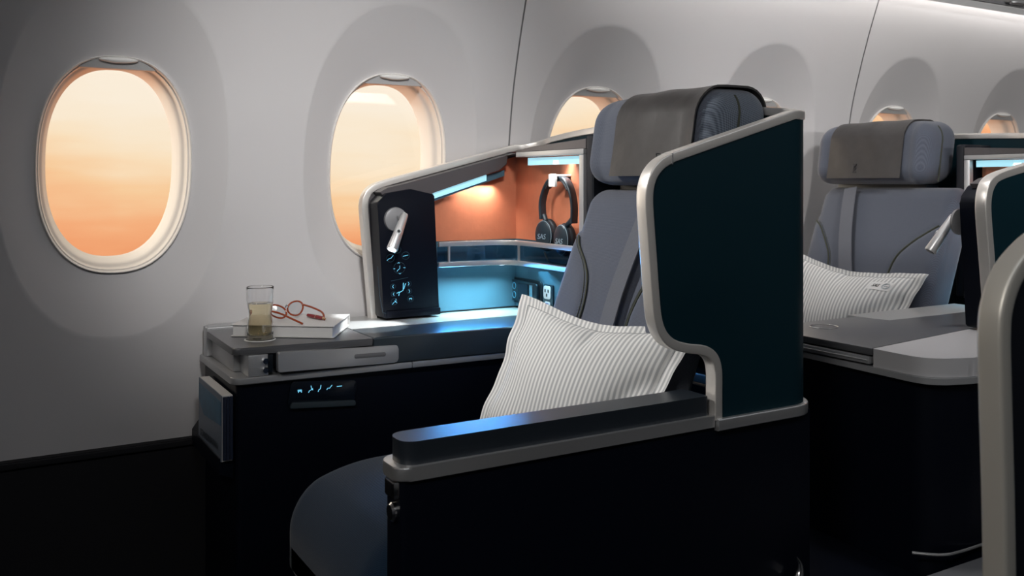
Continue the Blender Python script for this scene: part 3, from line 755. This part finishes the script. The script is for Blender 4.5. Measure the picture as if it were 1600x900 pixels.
def reading_lamp(label, lit=True):
    t = empty('reading_lamp', (.822, 1.918, .915), label, 'lamp')
    b = MB(); b.lathe([(.0, -.0085), (.020, -.0085), (.0265, -.006), (.0275, 0)], (.822, 1.9178, .917), 'y', 40); obj('mount', b, mat('mount_grey', (.26, .26, .27), .45, .3), t)
    A = Vector((.834, 1.893, .926)); B = Vector((.793, 1.868, .853)); d = (B - A).normalized()
    b = MB(); b.tube([(.829, 1.908, .922), tuple(A)], .008, 12); obj('joint', b, CHROME, t)
    b = MB(); b.tube([A - d * .004, A, A + d * .01, A + (B - A) * .5, B - d * .002, B], [.0065, .0078, .0085, .0105, .0125, .012], 24); tb = obj('tube', b, TRIM, t, ang=50)
    b = MB(); b.tube([B, B + d * .0012], .0095, 20); obj('lens', b, LENS if lit else HPH, t)
    side = Vector((-.35, -1, .25)); side = (side - d * side.dot(d)).normalized(); Mid = A + (B - A) * .52
    b = MB(); b.tube([Mid + side * .0085, Mid + side * .0112], .0062, 18); bt = obj('switch', b, SILVER, t)
    b = MB(); b.tube([Mid + side * .0112, Mid + side * .0122], .0036, 16); obj('switch_button', b, BLACKP, t)
    if lit:
        p = Vector(XF[0](B + d * .006)); spot('reading_light', p, Vector(XF[0](Vector((.745, 1.865, .69)))), 3.0, 60, .35, .008, (.93, .98, 1))
    return t

# ================================================================== SUITE ONE
sh = empty('privacy_shell', (1.1, 1.55, 0), 'dark teal privacy shell with silver edge trim wrapping the nearest seat', 'seat shell')
shell(sh, True)
armrest()
seat('grey fabric seat with leather headrest cover inside the nearest dark shell, behind the long armrest', 1.195, 1.565, 1.18, 1.543, (1.207, 1.443),
     [(1.318, 1.0), (1.325, .955), (1.33, .93), (1.338, .86), (1.343, .80), (1.343, .735), (1.345, .68), (1.35, .64)],
     [[(1.545, .892), (1.529, .871), (1.495, .845), (1.470, .818), (1.456, .785), (1.452, .749), (1.456, .70), (1.465, .66)], [(1.215, .892), (1.232, .871), (1.265, .845), (1.290, .818), (1.303, .785), (1.308, .749), (1.305, .70), (1.297, .66)]],
     ((.465, .94), (1.18, 1.585), .505), dx=.045)
niche('open niche with orange lining and silver rails left of the nearest seat')
niche_lights()
reading_lamp('lit silver reading lamp on the dark control panel beside the second window')

# console one
def console_one():
    t = empty('side_console', (.8, 1.88, 0), 'long dark side console under the first two windows with silver lip', 'console')
    b = MB(); b.prism(roundpoly([(.428, 1.745), (1.24, 1.735), (1.24, 2.012), (.428, 2.012)], [.012, 0, 0, 0], 5), 'z', .02, .621); obj('body', b, NAVY, t)
    b = MB(); b.prism(roundpoly([(.419, 1.736), (.775, 1.722), (.775, 2.028), (.419, 2.028)], [.022, 0, 0, .008], 6), 'z', .6215, .6345, .003, 2); obj('lip', b, SILVER, t)
    b = MB(); b.prism([(.7765, 1.722), (1.16, 1.712), (1.16, 1.90), (.7765, 1.90)], 'z', .6215, .6345, .003, 2); obj('lip', b, SILVER, t)
    # worktop behind the table
    b = MB(); b.prism(roundpoly([(.692, 1.722), (1.162, 1.704), (1.162, 1.845), (.692, 1.845)], [.004, .004, 0, 0], 3), 'z', .6345, .690, .006, 3); obj('front_rail', b, RAILM, t)
    b = MB(); b.box(.692, 1.163, 1.8455, 2.012, .6345, .6905, .001); obj('worktop', b, TOPM, t)
    # silver end block
    b = MB(); b.prism(roundpoly([(.424, 1.985), (.690, 1.985), (.690, 2.026), (.424, 2.026)], [.004, 0, 0, .02], 6), 'z', .6345, .697, .005, 3); obj('end_block', b, SILVER, t)
    b = MB(); b.box(.435, .69, 1.80, 1.984, .6345, .672, .004); obj('table_tray', b, SILVER, t)
    # hinge block with two bolts
    b = MB(); b.box(.447, .486, 1.736, 1.80, .6345, .676, .004); hb = obj('hinge_block', b, SILVER, t)
    for z in (.646, .663):
        b = MB(); b.lathe([(0, -.008), (.005, -.008), (.0062, -.005), (.0062, 0)], (.478, 1.736, z), 'y', 20); obj('bolt', b, CHROME, hb)
    b = MB(); b.box(.484, .494, 1.735, 1.79, .640, .674, .001); obj('gap_block', b, BLACKP, hb)
    # silver front bar with finger groove
    b = MB(); b.prism(roundpoly([(.499, .642), (.744, .637), (.744, .672), (.499, .679)], [.003, .008, .008, .003], 5), 'y', 1.718, 1.732, .0025, 2); fb = obj('front_bar', b, SILVER, t)
    b = MB(); b.prism(roundpoly([(.650, .6535), (.716, .652), (.716, .6605), (.650, .662)], .004, 5), 'y', 1.7168, 1.7185, .0008); obj('finger_groove', b, mat('groove_grey', (.20, .20, .21), .5, .3), fb)
    # tray table
    b = MB(); b.prism(roundpoly([(.421, 1.742), (.6885, 1.716), (.6885, 1.984), (.424, 1.984)], [.014, .003, .003, .01], 6), 'z', .6765, .690, .005, 4); obj('tray_table', b, TABLE, t)
    b = MB(); b.tube([(.492 + .029 * math.cos(a * math.pi / 24), 1.819 + .029 * math.sin(a * math.pi / 24), .6902) for a in range(48)], .0014, 6, closed=True); obj('cup_ring', b, WHITEP, t)
    # seat control buttons in a shallow recess on the seat side
    b = MB(); b.prism(roundpoly([(.522, .568), (.656, .558), (.664, .606), (.530, .618)], .010, 5), 'y', 1.7385, 1.7455, .0015); rc = obj('button_recess', b, PANELG, t)
    b = MB(); b.prism(roundpoly([(.524, .567), (.660, .557), (.657, .568), (.531, .578)], .004, 4), 'y', 1.733, 1.7386, .001); obj('recess_sill', b, mat('sill_slate', (.03, .045, .055), .4), rc)
    b = MB()
    def pl(u, v): return (.528 + (u - 458) * .00129, 1.7375, .6225 - (v - 600) * .00124 - (u - 458) * .00014)
    def st(*pts): b.tube([pl(*p) for p in pts], .0007, 6)
    st((469, 617), (475, 616.5)); st((470.5, 619), (470, 621)); st((474, 618.5), (475, 620.5)); st((469, 618.5), (475.5, 618))
    st((489.5, 610), (490.5, 616), (487, 618), (485.5, 621)); st((490.5, 616), (492, 614), (492, 617))
    st((505, 609), (504, 615), (501.5, 616.5), (500.5, 619.5)); st((522.5, 609), (518, 614.5), (516, 613.5), (514, 616.5)); st((530, 611.5), (538, 610.5))
    obj('button_icons', b, ICON, rc)
    # magazine pocket
    b = MB(); b.prism([(.400, .452), (.428, .44), (.428, .52), (.4005, .482)], 'y', 1.76, 2.012, .002, 1); obj('magazine_pocket', b, NAVY, t)
console_one()
def magazines():
    t = empty('magazine', (.40, 1.86, .46), 'magazine with blue and white cover in the pocket at the end of the console', 'magazine')
    def q(y, z, x): return (x - (.60 - z) * -.00, y, z)
    def slab(x0, x1, m, name, par=t):
        b = MB(); b.prism([(1.752, .602), (1.948, .602), (1.952, .468), (1.756, .478)], 'x', x0, x1); return obj(name, b, m, par)
    slab(.4035, .4225, PAPER, 'pages')
    slab(.4018, .4033, mat('cover_pale', (.17, .20, .25), .4), 'cover')
    b = MB(); b.prism([(1.757, .590), (1.944, .592), (1.947, .560), (1.90, .536), (1.757, .546)], 'x', .4011, .4017); pc = obj('cover_picture', b, mat('cover_blue', (.015, .12, .22), .35, noise=(30, .6, 0)), t)
    b = text_mb('SCANDINAVIAN', .020, .0002, lambda x, y, z: (.4009, 1.855 - x * 1.05, .498 + y + x * .05)); obj('title', b, mat('title_ink', (.06, .07, .09), .5), t)
    for k in range(3):
        b = MB(); b.box(.4040 + k * .0064, .4095 + k * .0064, 1.7490, 1.7515, .482, .600); obj('spine', b, mat('spine_navy', (.012, .018, .04), .5), t)
magazines()

# glass, wine
gx, gy, gz = .492, 1.819, .6915
def glass():
    t = empty('drinking_glass', (gx, gy, gz), 'clear waisted glass with pale wine on the tray table', 'glass')
    out = [(.0235, .0), (.0250, .002), (.0256, .008), (.0256, .022), (.0245, .034), (.0225, .045), (.0222, .051), (.0238, .061), (.0256, .072), (.0262, .088), (.0264, .1015), (.0258, .1028)]
    inn = [(.0246, .1015), (.0248, .088), (.0242, .072), (.0224, .061), (.0208, .051), (.0211, .045), (.0230, .034), (.0240, .022), (.0236, .012), (.020, .0085), (0, .008)]
    def cm(pr): return [(max(0, p.x), p.y) for p in catmull([(a, c, 0) for a, c in pr], 4)]
    b = MB(); b.lathe([(0, 0)] + cm(out) + cm(inn), (gx, gy, gz), 'z', 64); obj('bowl', b, GLASS, t, ang=60)
    wn = [(0, .0086), (.0198, .0090), (.0233, .0125), (.0237, .022), (.0227, .034), (.0208, .045), (.0205, .051), (.0221, .061), (.0236, .0705), (0, .0708)]
    b = MB(); b.lathe(wn, (gx, gy, gz), 'z', 64); obj('wine', b, WINE, t, label='pale golden wine', ang=60)
    cd = Vector((gx, gy, 0)).normalized()
    b = MB(); base = Vector((gx, gy, gz + .026)); ang0 = math.atan2(-gy, -gx)
    def on(a, h): return (gx + .0260 * math.cos(ang0 + a), gy + .0260 * math.sin(ang0 + a), gz + h)
    sh_ = [(.36, .030), (.16, .030), (.15, .022), (.26, .014), (.37, .022)]
    b.tube([on(a + .0, h) for a, h in sh_], .0004, 5, closed=True); b.tube([on(.30, .025), on(.21, .025)], .0004, 5); b.tube([on(.26, .030), on(.26, .017)], .0004, 5)
    obj('crest', b, WHITEP, t)
    return t
glass()
# book
def book():
    t = empty('book', (.58, 1.88, .6905), 'white hardcover book lying on the tray table under glasses and a pen', 'book')
    A, B_, C_, D_ = Vector((.449, 1.879)), Vector((.620, 1.752)), Vector((.706, 1.895)), Vector((.534, 2.012))
    cen = (A + B_ + C_ + D_) / 4
    def ins(p, d): v = cen - p; return p + v.normalized() * d
    q = [A, B_, C_, D_]
    for z0, z1 in ((.6908, .6930), (.7128, .7150)):
        b = MB(); b.prism([tuple(p) for p in q], 'z', z0, z1, .0006, 1); obj('cover', b, BOOKC, t)
    b = MB(); b.prism([tuple(ins(p, .005)) for p in q], 'z', .6932, .7126); obj('pages', b, PAPER, t)
    e1 = (A - D_).normalized() * -.0
    b = MB(); b.prism([tuple(C_), tuple(D_), tuple(D_ + (A - D_) * .015), tuple(C_ + (B_ - C_) * .015)], 'z', .6932, .7126); obj('spine', b, BOOKC, t)
book()
def spectacles():
    z = .7165
    t = empty('eyeglasses', (.56, 1.90, z), 'tortoise and red rimmed eyeglasses lying open on the white book', 'eyeglasses')
    o = Vector((.545, 1.885, z)); ux = Vector((.86, .50, 0)); up = Vector((-.25, .42, .87)); 
    for s in (0, 1):
        c = o + ux * (.055 * s) + Vector((0, 0, .017))
        pts = [c + ux * (.0245 * math.cos(a)) * (1 + .12 * math.sin(a)) + up * (.0150 * math.sin(a) + .0045 * math.cos(a) * (1 if s else -1)) for a in [2 * math.pi * k / 28 for k in range(28)]]
        b = MB(); b.tube(pts, .0019, 7, closed=True); obj('rim', b, TORT, t)
        b = MB(); V = [b.bm.verts.new(p) for p in pts]; b._face(V); obj('lens', b, SPEC, t)
    b = MB(); b.tube(catmull([o + ux * .0235 + Vector((0, 0, .022)), o + ux * .0275 + Vector((0, 0, .027)), o + ux * .0315 + Vector((0, 0, .022))], 5), .0013, 7); obj('bridge', b, CHROME, t)
    k_ = Vector((.42, -.86, 0)) * .0
    for a0, a1, a2 in ((o + ux * .079 + Vector((0, 0, .022)), Vector((.632, 1.858, z + .012)), Vector((.628, 1.832, z + .0008))), (o - ux * .024 + Vector((0, 0, .022)), Vector((.555, 1.82, z + .010)), Vector((.572, 1.800, z + .0008)))):
        b = MB(); b.tube(catmull([a0, (a0 + a1) / 2 + Vector((0, 0, .002)), a1, a2], 6), .0021, 7); obj('temple', b, TORT, t)
spectacles()
def pen():
    t = empty('pen', (.62, 1.86, .7155), 'dark red ballpoint pen with gold tip lying on the white book', 'pen')
    z = .7200; a = Vector((.612, 1.893, z)); c = Vector((.628, 1.826, z)); d = (c - a).normalized()
    L = (c - a).length
    b = MB(); b.tube([a, a + d * .002, a + d * .02, a + d * .034], [.002, .0037, .0042, .0042], 16); obj('cap', b, PENR, t)
    b = MB(); b.tube([a + d * .034, a + d * .0355], .0044, 16); obj('ring', b, GOLD, t)
    b = MB(); b.tube([a + d * .0355, a + d * .052, a + d * .060], [.0042, .0041, .0032], 16); obj('barrel', b, PENR, t)
    b = MB(); b.tube([a + d * .060, a + d * .066, a + d * .071], [.0030, .0018, .0005], 12); obj('tip', b, GOLD, t)
pen()
# headphones
def headphones():
    t = empty('headphones', (1.13, 1.73, .85), 'dark over-ear headphones hanging from the white hook in the orange niche', 'headphones')
    b = MB(); pts = []
    hb = catmull([(1.137, 1.795, .915), (1.137, 1.797, .955), (1.139, 1.782, .990), (1.138, 1.756, 1.0075), (1.142, 1.733, 1.0105), (1.142, 1.708, 1.006), (1.140, 1.684, .985), (1.142, 1.675, .950), (1.142, 1.676, .910)], 6)
    n = len(hb); tn = [(hb[min(i + 1, n - 1)] - hb[max(i - 1, 0)]).normalized() for i in range(n)]; nm = []
    for q in tn: v = q.cross(Vector((-1, -.25, 0))).normalized(); nm.append(v)
    sd = [tn[i].cross(nm[i]).normalized() for i in range(n)]
    b.sweep(hb, sd, nm, .0105, -.0035, .0035, r=.003); band = obj('headband', b, HPH, t, ang=45)
    b = MB(); b.sweep(hb[14:-14], sd[14:-14], nm[14:-14], .0095, -.0085, -.0036, r=.002) if False else b.sweep(hb[12:-12], sd[12:-12], nm[12:-12], .0092, .0036, .0080, r=.002); obj('headband_pad', b, HPP, band)
    for (x, y, z), ax in (((1.135, 1.783, .879), Vector((-.93, -.20, .0))), ((1.137, 1.712, .872), Vector((-.93, -.05, .0)))):
        q = ax.normalized().to_track_quat('Z', 'Y').to_matrix()
        Ms = Matrix.Diagonal((1.0, 1.0, 1.0)); S = q @ Matrix.Diagonal((.82, 1.12, 1))
        # orient so the long axis is vertical
        up = Vector((0, 0, 1)); zz = ax.normalized(); xx = up.cross(zz).normalized(); yy = zz.cross(xx)
        Mx = Matrix((xx * .86, yy * 1.12, zz)).transposed()
        b = MB(); b.lathe([(0, .011), (.020, .0105), (.028, .008), (.031, .003), (.031, -.002)], (x, y, z), n=40, M=Mx); cup = obj('ear_cup', b, HPH, t, ang=40)
        BASE[cup] = BASE[t]
        b = MB(); b.lathe([(.030, -.0022), (.0335, -.006), (.0335, -.014), (.030, -.018), (.018, -.018)], (x, y, z), n=40, M=Mx); obj('ear_pad', b, HPP, cup, ang=40)
        b = MB(); b.tube([Vector((x, y, z)) + Mx @ Vector((.0295 * math.cos(a), .0295 * math.sin(a), .0055)) for a in [2 * math.pi * k / 36 for k in range(36)]], .0009, 5, closed=True); obj('cup_ring', b, HTXT, cup)
        b = text_mb('SAS', .017, .0002, lambda a, c, d_: Vector((x, y, z)) + Mx @ Vector((-.001, -.003, .0112)) + xx * (a) + yy * c + zz * d_, shear=.2); obj('lettering', b, HTXT, cup)
    b = MB(); b.tube([(1.137, 1.783, .912), (1.137, 1.790, .925)], .006, 12); obj('hinge', b, HPH, t)
    b = MB(); b.tube([(1.140, 1.700, .905), (1.140, 1.680, .918)], .006, 12); obj('hinge', b, HPH, t)
    b = MB(); b.tube(catmull([(1.122, 1.765, .843), (1.126, 1.762, .830), (1.13, 1.755, .820), (1.14, 1.735, .8165), (1.145, 1.70, .8165), (1.14, 1.67, .8175)], 6), .0022, 8); obj('cable', b, BLACKP, t)
headphones()

# ------------------------------------------------------------------ pillows
def pillow(label, TL, TR, BL, BR, thick, nrm, sag=.02, flip=False, seed=0):
    TL, TR, BL, BR = map(Vector, (TL, TR, BL, BR)); nrm = Vector(nrm).normalized(); rnd = random.Random(seed)
    t = empty('pillow', tuple((BL + BR) / 2), label, 'pillow', xf=False)
    ph = [rnd.uniform(0, 6.28) for _ in range(8)]
    def base(u, v):
        p = TL.lerp(TR, u).lerp(BL.lerp(BR, u), v)
        cen = (TL + TR + BL + BR) / 4
        eu = (TR - TL).lerp(BR - BL, v); ev = (BL - TL).lerp(BR - TR, u)
        # edges pulled in between the corners, top edge saddle
        p += ev.normalized() * (sag * 1.5 * math.sin(math.pi * u) ** 1.5 * (1 - v) ** 2) - ev.normalized() * (sag * .5 * math.sin(math.pi * u) * v ** 2)
        p += eu.normalized() * (sag * .7 * math.sin(math.pi * v) * (1 - u) ** 2) - eu.normalized() * (sag * .9 * math.sin(math.pi * v) * u ** 2)
        return p
    def puff(u, v):
        m = .06; a = max(0, min(1, (u - m) / (1 - 2 * m))); c = max(0, min(1, (v - m) / (1 - 2 * m)))
        return (math.sin(math.pi * a) ** .55) * (math.sin(math.pi * c) ** .55) if 0 < a < 1 and 0 < c < 1 else 0
    def wr(u, v):
        e = min(u, 1 - u, v, 1 - v); near = math.exp(-(e / .10))
        w_ = .0022 * math.sin(38 * u + ph[0] + 3 * v) * math.exp(-((v - .04) / .07) ** 2) + .0018 * math.sin(31 * v + ph[1]) * (math.exp(-(u / .09) ** 2) + math.exp(-((1 - u) / .10) ** 2))
        w_ -= .011 * math.exp(-((u - .52) / .035) ** 2) * math.exp(-((v - .10) / .10) ** 2)
        w_ += .006 * math.sin(5 * u + 4 * v + ph[2]) * (1 - near)
        w_ -= .008 * math.exp(-(((u - .80) + (v - .55) * .5) / .06) ** 2) * math.exp(-((v - .6) / .25) ** 2)
        w_ += .004 * math.sin(14 * (u + v * .6) + ph[3]) * math.exp(-((v - .5) / .3) ** 2) * math.exp(-((1 - u) / .35) ** 2)
        w_ += .003 * math.sin(17 * (v - u * .5) + ph[4]) * math.exp(-(u / .30) ** 2)
        return w_
    b = MB(); n = 90
    uvl = b.bm.loops.layers.uv.new('UVMap')
    def side(sgn):
        V = []
        for i in range(n + 1):
            row = []
            for j in range(n + 1):
                u, v = i / n, j / n; o_ = puff(u, v)
                row.append(b.bm.verts.new(base(u, v) + nrm * (sgn * (thick * .5 * o_ + .0008) + wr(u, v) * (1 if sgn > 0 else .6))))
            V.append(row)
        for i in range(n):
            for j in range(n):
                q = [(i, j), (i + 1, j), (i + 1, j + 1), (i, j + 1)]; f = b.bm.faces.new([V[a][c] for a, c in q])
                for lp, (a, c) in zip(f.loops, q): lp[uvl].uv = (a / n, c / n)
        return V
    A = side(1); Bk = side(-1)
    edge = [(i, 0) for i in range(n)] + [(n, j) for j in range(n)] + [(i, n) for i in range(n, 0, -1)] + [(0, j) for j in range(n, 0, -1)]
    for k in range(len(edge)):
        a, c = edge[k], edge[(k + 1) % len(edge)]; b._face([A[a[0]][a[1]], A[c[0]][c[1]], Bk[c[0]][c[1]], Bk[a[0]][a[1]]])
    obj('cover', b, STRIPE, t, ang=70, xf=False)
    def surf(u, v, off=0): return base(u, v) + nrm * (thick * .5 * puff(u, v) + .0008 + wr(u, v) + off)
    for (ua, va, ub, vb) in ((.055, .055, .945, .055), (.055, .055, .055, .945), (.945, .055, .945, .945)):
        pts = [surf(ua + (ub - ua) * k / 60, va + (vb - va) * k / 60, .0002) for k in range(61)]
        b = MB(); b.tube(pts, .0007, 5); obj('seam', b, mat('pillow_seam', (.30, .31, .32), .9), t, xf=False)
    return t, surf
pillow('white and grey striped pillow leaning in the nearest seat behind the armrest', (.935, 1.553, .780), (1.034, 1.148, .765), (.745, 1.455, .505), (.915, 1.175, .50), .085, (-.85, -.35, .38), sag=.020, seed=1)

# ================================================================== SUITE TWO (further back, mirrored)
XF[0] = second
def second_wing(p):
    x, y, z = p; t = max(0, min(1, (1.11 - x) / .2)); t = t * t * (3 - 2 * t)
    if x < 1.11: x = 1.11 - (1.11 - x) * 1.40
    z += .020 * t * max(0, min(1, (z - .93) / .05))
    return second((x, y - .038 * t, z))
def second_lamp(p): return second((p[0] - .172, p[1] - .038, p[2]))
XF[0] = second_wing
sh2 = empty('privacy_shell', (1.1, 1.55, 0), 'dark partly hidden shell with silver edge beside the rear seat, right side', 'seat shell')
shell(sh2, False)
XF[0] = second
seat('grey seat with leather headrest cover and upright belt in the row behind', 1.165, 1.60, 1.148, 1.525, (1.210, 1.455),
     [(1.282, .985), (1.290, .94), (1.305, .87), (1.325, .80), (1.345, .74), (1.355, .69)],
     [[(1.575, .888), (1.545, .868), (1.510, .842), (1.478, .808), (1.465, .77), (1.460, .72), (1.46, .66)], [(1.175, .888), (1.20, .868), (1.237, .820), (1.255, .79), (1.262, .755), (1.258, .72), (1.25, .66)]],
     ((.50, .90), (1.18, 1.60), .50))
XF[0] = second_wing
niche('open niche with orange lining behind the second shell edge, far right', detail=False)
XF[0] = second
niche_lights(1.0, False)
XF[0] = second_lamp
reading_lamp('silver reading lamp, unlit, hanging beside the rear seat', lit=False)
XF[0] = lambda p: p
def console_two():
    t = empty('side_console', (1.85, 1.2, 0), 'grey topped rounded console beside the rear seat, right of the teal shell', 'console')
    body = roundpoly([(1.475, 1.395), (1.455, 1.03), (1.53, 1.0), (2.45, 1.0), (2.45, 1.395)], [.01, .09, .09, 0, 0], 8)
    b = MB(); b.prism(body, 'z', .30, .645); obj('body', b, NAVY, t)
    b = MB(); b.prism(roundpoly([(1.46, 1.425), (1.438, 1.012), (1.525, .985), (2.45, .985), (2.45, 1.425)], [.01, .10, .10, 0, 0], 10), 'z', .6455, .6565, .003, 2); obj('lip', b, SILVER, t)
    # rounded grey end towards the aisle
    end = roundpoly([(1.448, 1.138), (1.443, 1.02), (1.53, .988), (2.44, .988), (2.44, 1.196), (1.88, 1.196)], [.002, .11, .11, 0, 0, 0], 12)
    b = MB(); b.prism(end, 'z', .657, .6905, .006, 3); obj('rounded_end', b, mat('end_pale_grey', (.55, .54, .55), .38, .1), t)
    b = MB(); b.prism([(1.4485, 1.1405), (1.880, 1.1985), (2.17, 1.1985), (2.17, 1.35), (1.775, 1.35), (1.765, 1.432), (1.452, 1.4325)], 'z', .6765, .6905, .003, 2); obj('tray_table', b, TABLE, t)
    b = MB(); b.prism([(1.777, 1.352), (2.17, 1.352), (2.17, 1.46), (1.767, 1.46)], 'z', .6600, .6903, .002, 2); obj('worktop', b, TOPM, t)
    b = MB(); b.prism([(1.462, 1.150), (1.90, 1.205), (2.17, 1.205), (2.17, 1.40), (1.465, 1.42)], 'z', .6570, .6760); obj('tray_core', b, BLACKP, t)
    b = MB(); b.box(1.447, 1.460, 1.146, 1.40, .660, .674, .002); b.box(1.4445, 1.4475, 1.150, 1.40, .666, .668, .0005); obj('front_bar', b, SILVER, t)
    b = MB(); b.tube([(1.575 + .030 * math.cos(a * math.pi / 24), 1.362 + .028 * math.sin(a * math.pi / 24), .6910) for a in range(48)], .0011, 6, closed=True); obj('cup_ring', b, CHROME, t)
    # plinth strip near the floor
    b = MB(); pl_ = catmull([(1.42, 1.035, .352), (1.455, 1.003, .352), (1.50, .995, .352), (1.62, .995, .352), (2.2, .995, .352)], 6)
    b.tube(pl_, .0028, 8); obj('skirting_strip', b, TRIM, t)
    b = MB(); b.box(1.24, 2.44, .995, 1.36, .01, .299); obj('base', b, NAVY, t)
console_two()
b = MB(); b.box(1.28, 2.44, .78, .965, .0, .352, .006); obj('footwell_box', b, mat('plinth_grey', (.16, .165, .18), .6), None, 'low pale grey box beside the aisle at the lower right edge', 'box')
tp, surf = pillow('striped pillow with small white tag on the rear seat', (2.075, 1.955, .812), (2.083, 1.470, .767), (1.93, 1.90, .55), (1.96, 1.50, .53), .09, (-.88, -.15, .42), sag=.022, seed=4)
# sewn tag with lettering and oval mark
def tagm(u, v, off): return surf(u, v, off)
b = MB(); V = [[b.bm.verts.new(tagm(.735 + .13 * i / 12, .145 + .105 * j / 8, .0016)) for j in range(9)] for i in range(13)]
for i in range(12):
    for j in range(8): b._face([V[i][j], V[i + 1][j], V[i + 1][j + 1], V[i][j + 1]])
tg = obj('tag', b, mat('tag_white', (.75, .75, .75), .8), tp)
b = text_mb('SAS', .013, .0001, lambda x, y, z: tagm(.772 + x / .50, .195 - y / .26, .0022 + z), shear=.35, bold=.0003); obj('lettering', b, TXTK, tg)
b = MB()
for r_ in (1.0, .78): b.tube([tagm(.835 + .022 * r_ * math.cos(a), .195 + .035 * r_ * math.sin(a), .0024) for a in [2 * math.pi * k / 30 for k in range(30)]], .0004, 5, closed=True)
b.tube([tagm(.825, .19, .0024), tagm(.829, .203, .0024), tagm(.835, .19, .0024), tagm(.840, .203, .0024), tagm(.845, .19, .0024)], .0006, 5)
obj('oval_mark', b, HTXT, tg)

# ------------------------------------------------------------------ partition across the aisle, nearest the camera
def partition():
    t = empty('partition', (1.1, .5, 0), 'dark blurred partition with rounded silver edge at the right border of the photo', 'partition')
    edge = catmull([(.806, 0.02, 0), (.806, .35, 0), (.805, .64, 0), (.799, .80, 0), (.797, .862, 0), (.802, .890, 0), (.818, .915, 0), (.845, .934, 0), (.885, .952, 0), (.96, .980, 0), (1.15, 1.045, 0)], 7)
    poly = [(p.x + .012, p.y) for p in edge] + [(1.15, .02)]
    b = MB(); b.prism(poly, 'y', .492, .512); obj('panel', b, SHELLIN, t)
    path = [Vector((p.x + .008, .50, p.y)) for p in edge]; sd = []
    for i in range(len(path)):
        tt = (path[min(i + 1, len(path) - 1)] - path[max(i - 1, 0)]).normalized(); sd.append(Vector((0, 1, 0)).cross(tt).normalized())
    b = MB(); b.sweep(path, sd, [Vector((0, 1, 0))] * len(path), .009, -.010, .014, r=.004); obj('edge_trim', b, mat('warm_nickel', (.78, .74, .66), .45, .45), t, ang=40)
partition()
# oval reading-light recesses in the underside of the bins
for (x, y), lb in (((2.935, 1.742), 'grey oval service recess under the luggage bin, left of the two'), ((3.09, 1.738), 'grey oval service recess under the luggage bin, right of the two')):
    t = empty('service_recess', (x, y, 1.58), lb, 'overhead recess')
    b = MB(); b.prism([(x + .052 * math.cos(a * math.pi / 18), y + .016 * math.sin(a * math.pi / 18)) for a in range(36)], 'z', 1.578, 1.584, .001); obj('bezel', b, SILVER, t)
    b = MB(); b.prism([(x + .045 * math.cos(a * math.pi / 18), y + .012 * math.sin(a * math.pi / 18)) for a in range(36)], 'z', 1.5768, 1.5779); obj('recess', b, BEAM, t)
# chrome wheel arch, red tags
def floor_bits():
    cp_ = catmull([(1.190, 1.086, .374), (1.1955, 1.085, .362), (1.194, 1.084, .345), (1.182, 1.083, .328), (1.160, 1.082, .312)], 6); b = MB(); b.tube(cp_, [.0012 + .008 * min(1, k / 14) for k in range(len(cp_))], 12)
    obj('seat_track_cover', b, CHROME, None, 'curved chrome cap low behind the teal shell at the bottom edge', 'cap')
    t = empty('pull_tag', (1.43, 1.30, .26), 'small red pull tag low in the dark gap between the two suites', 'tag')
    b = MB(); q = MB(); b.prism([(1.290, .290), (1.312, .300), (1.306, .326), (1.286, .318)], 'x', 1.40, 1.404, .001); obj('tab', b, RED, t)
    b = MB(); b.prism([(1.312, .318), (1.324, .308), (1.326, .312), (1.314, .322)], 'x', 1.40, 1.404); obj('strap', b, RED, t)
floor_bits()
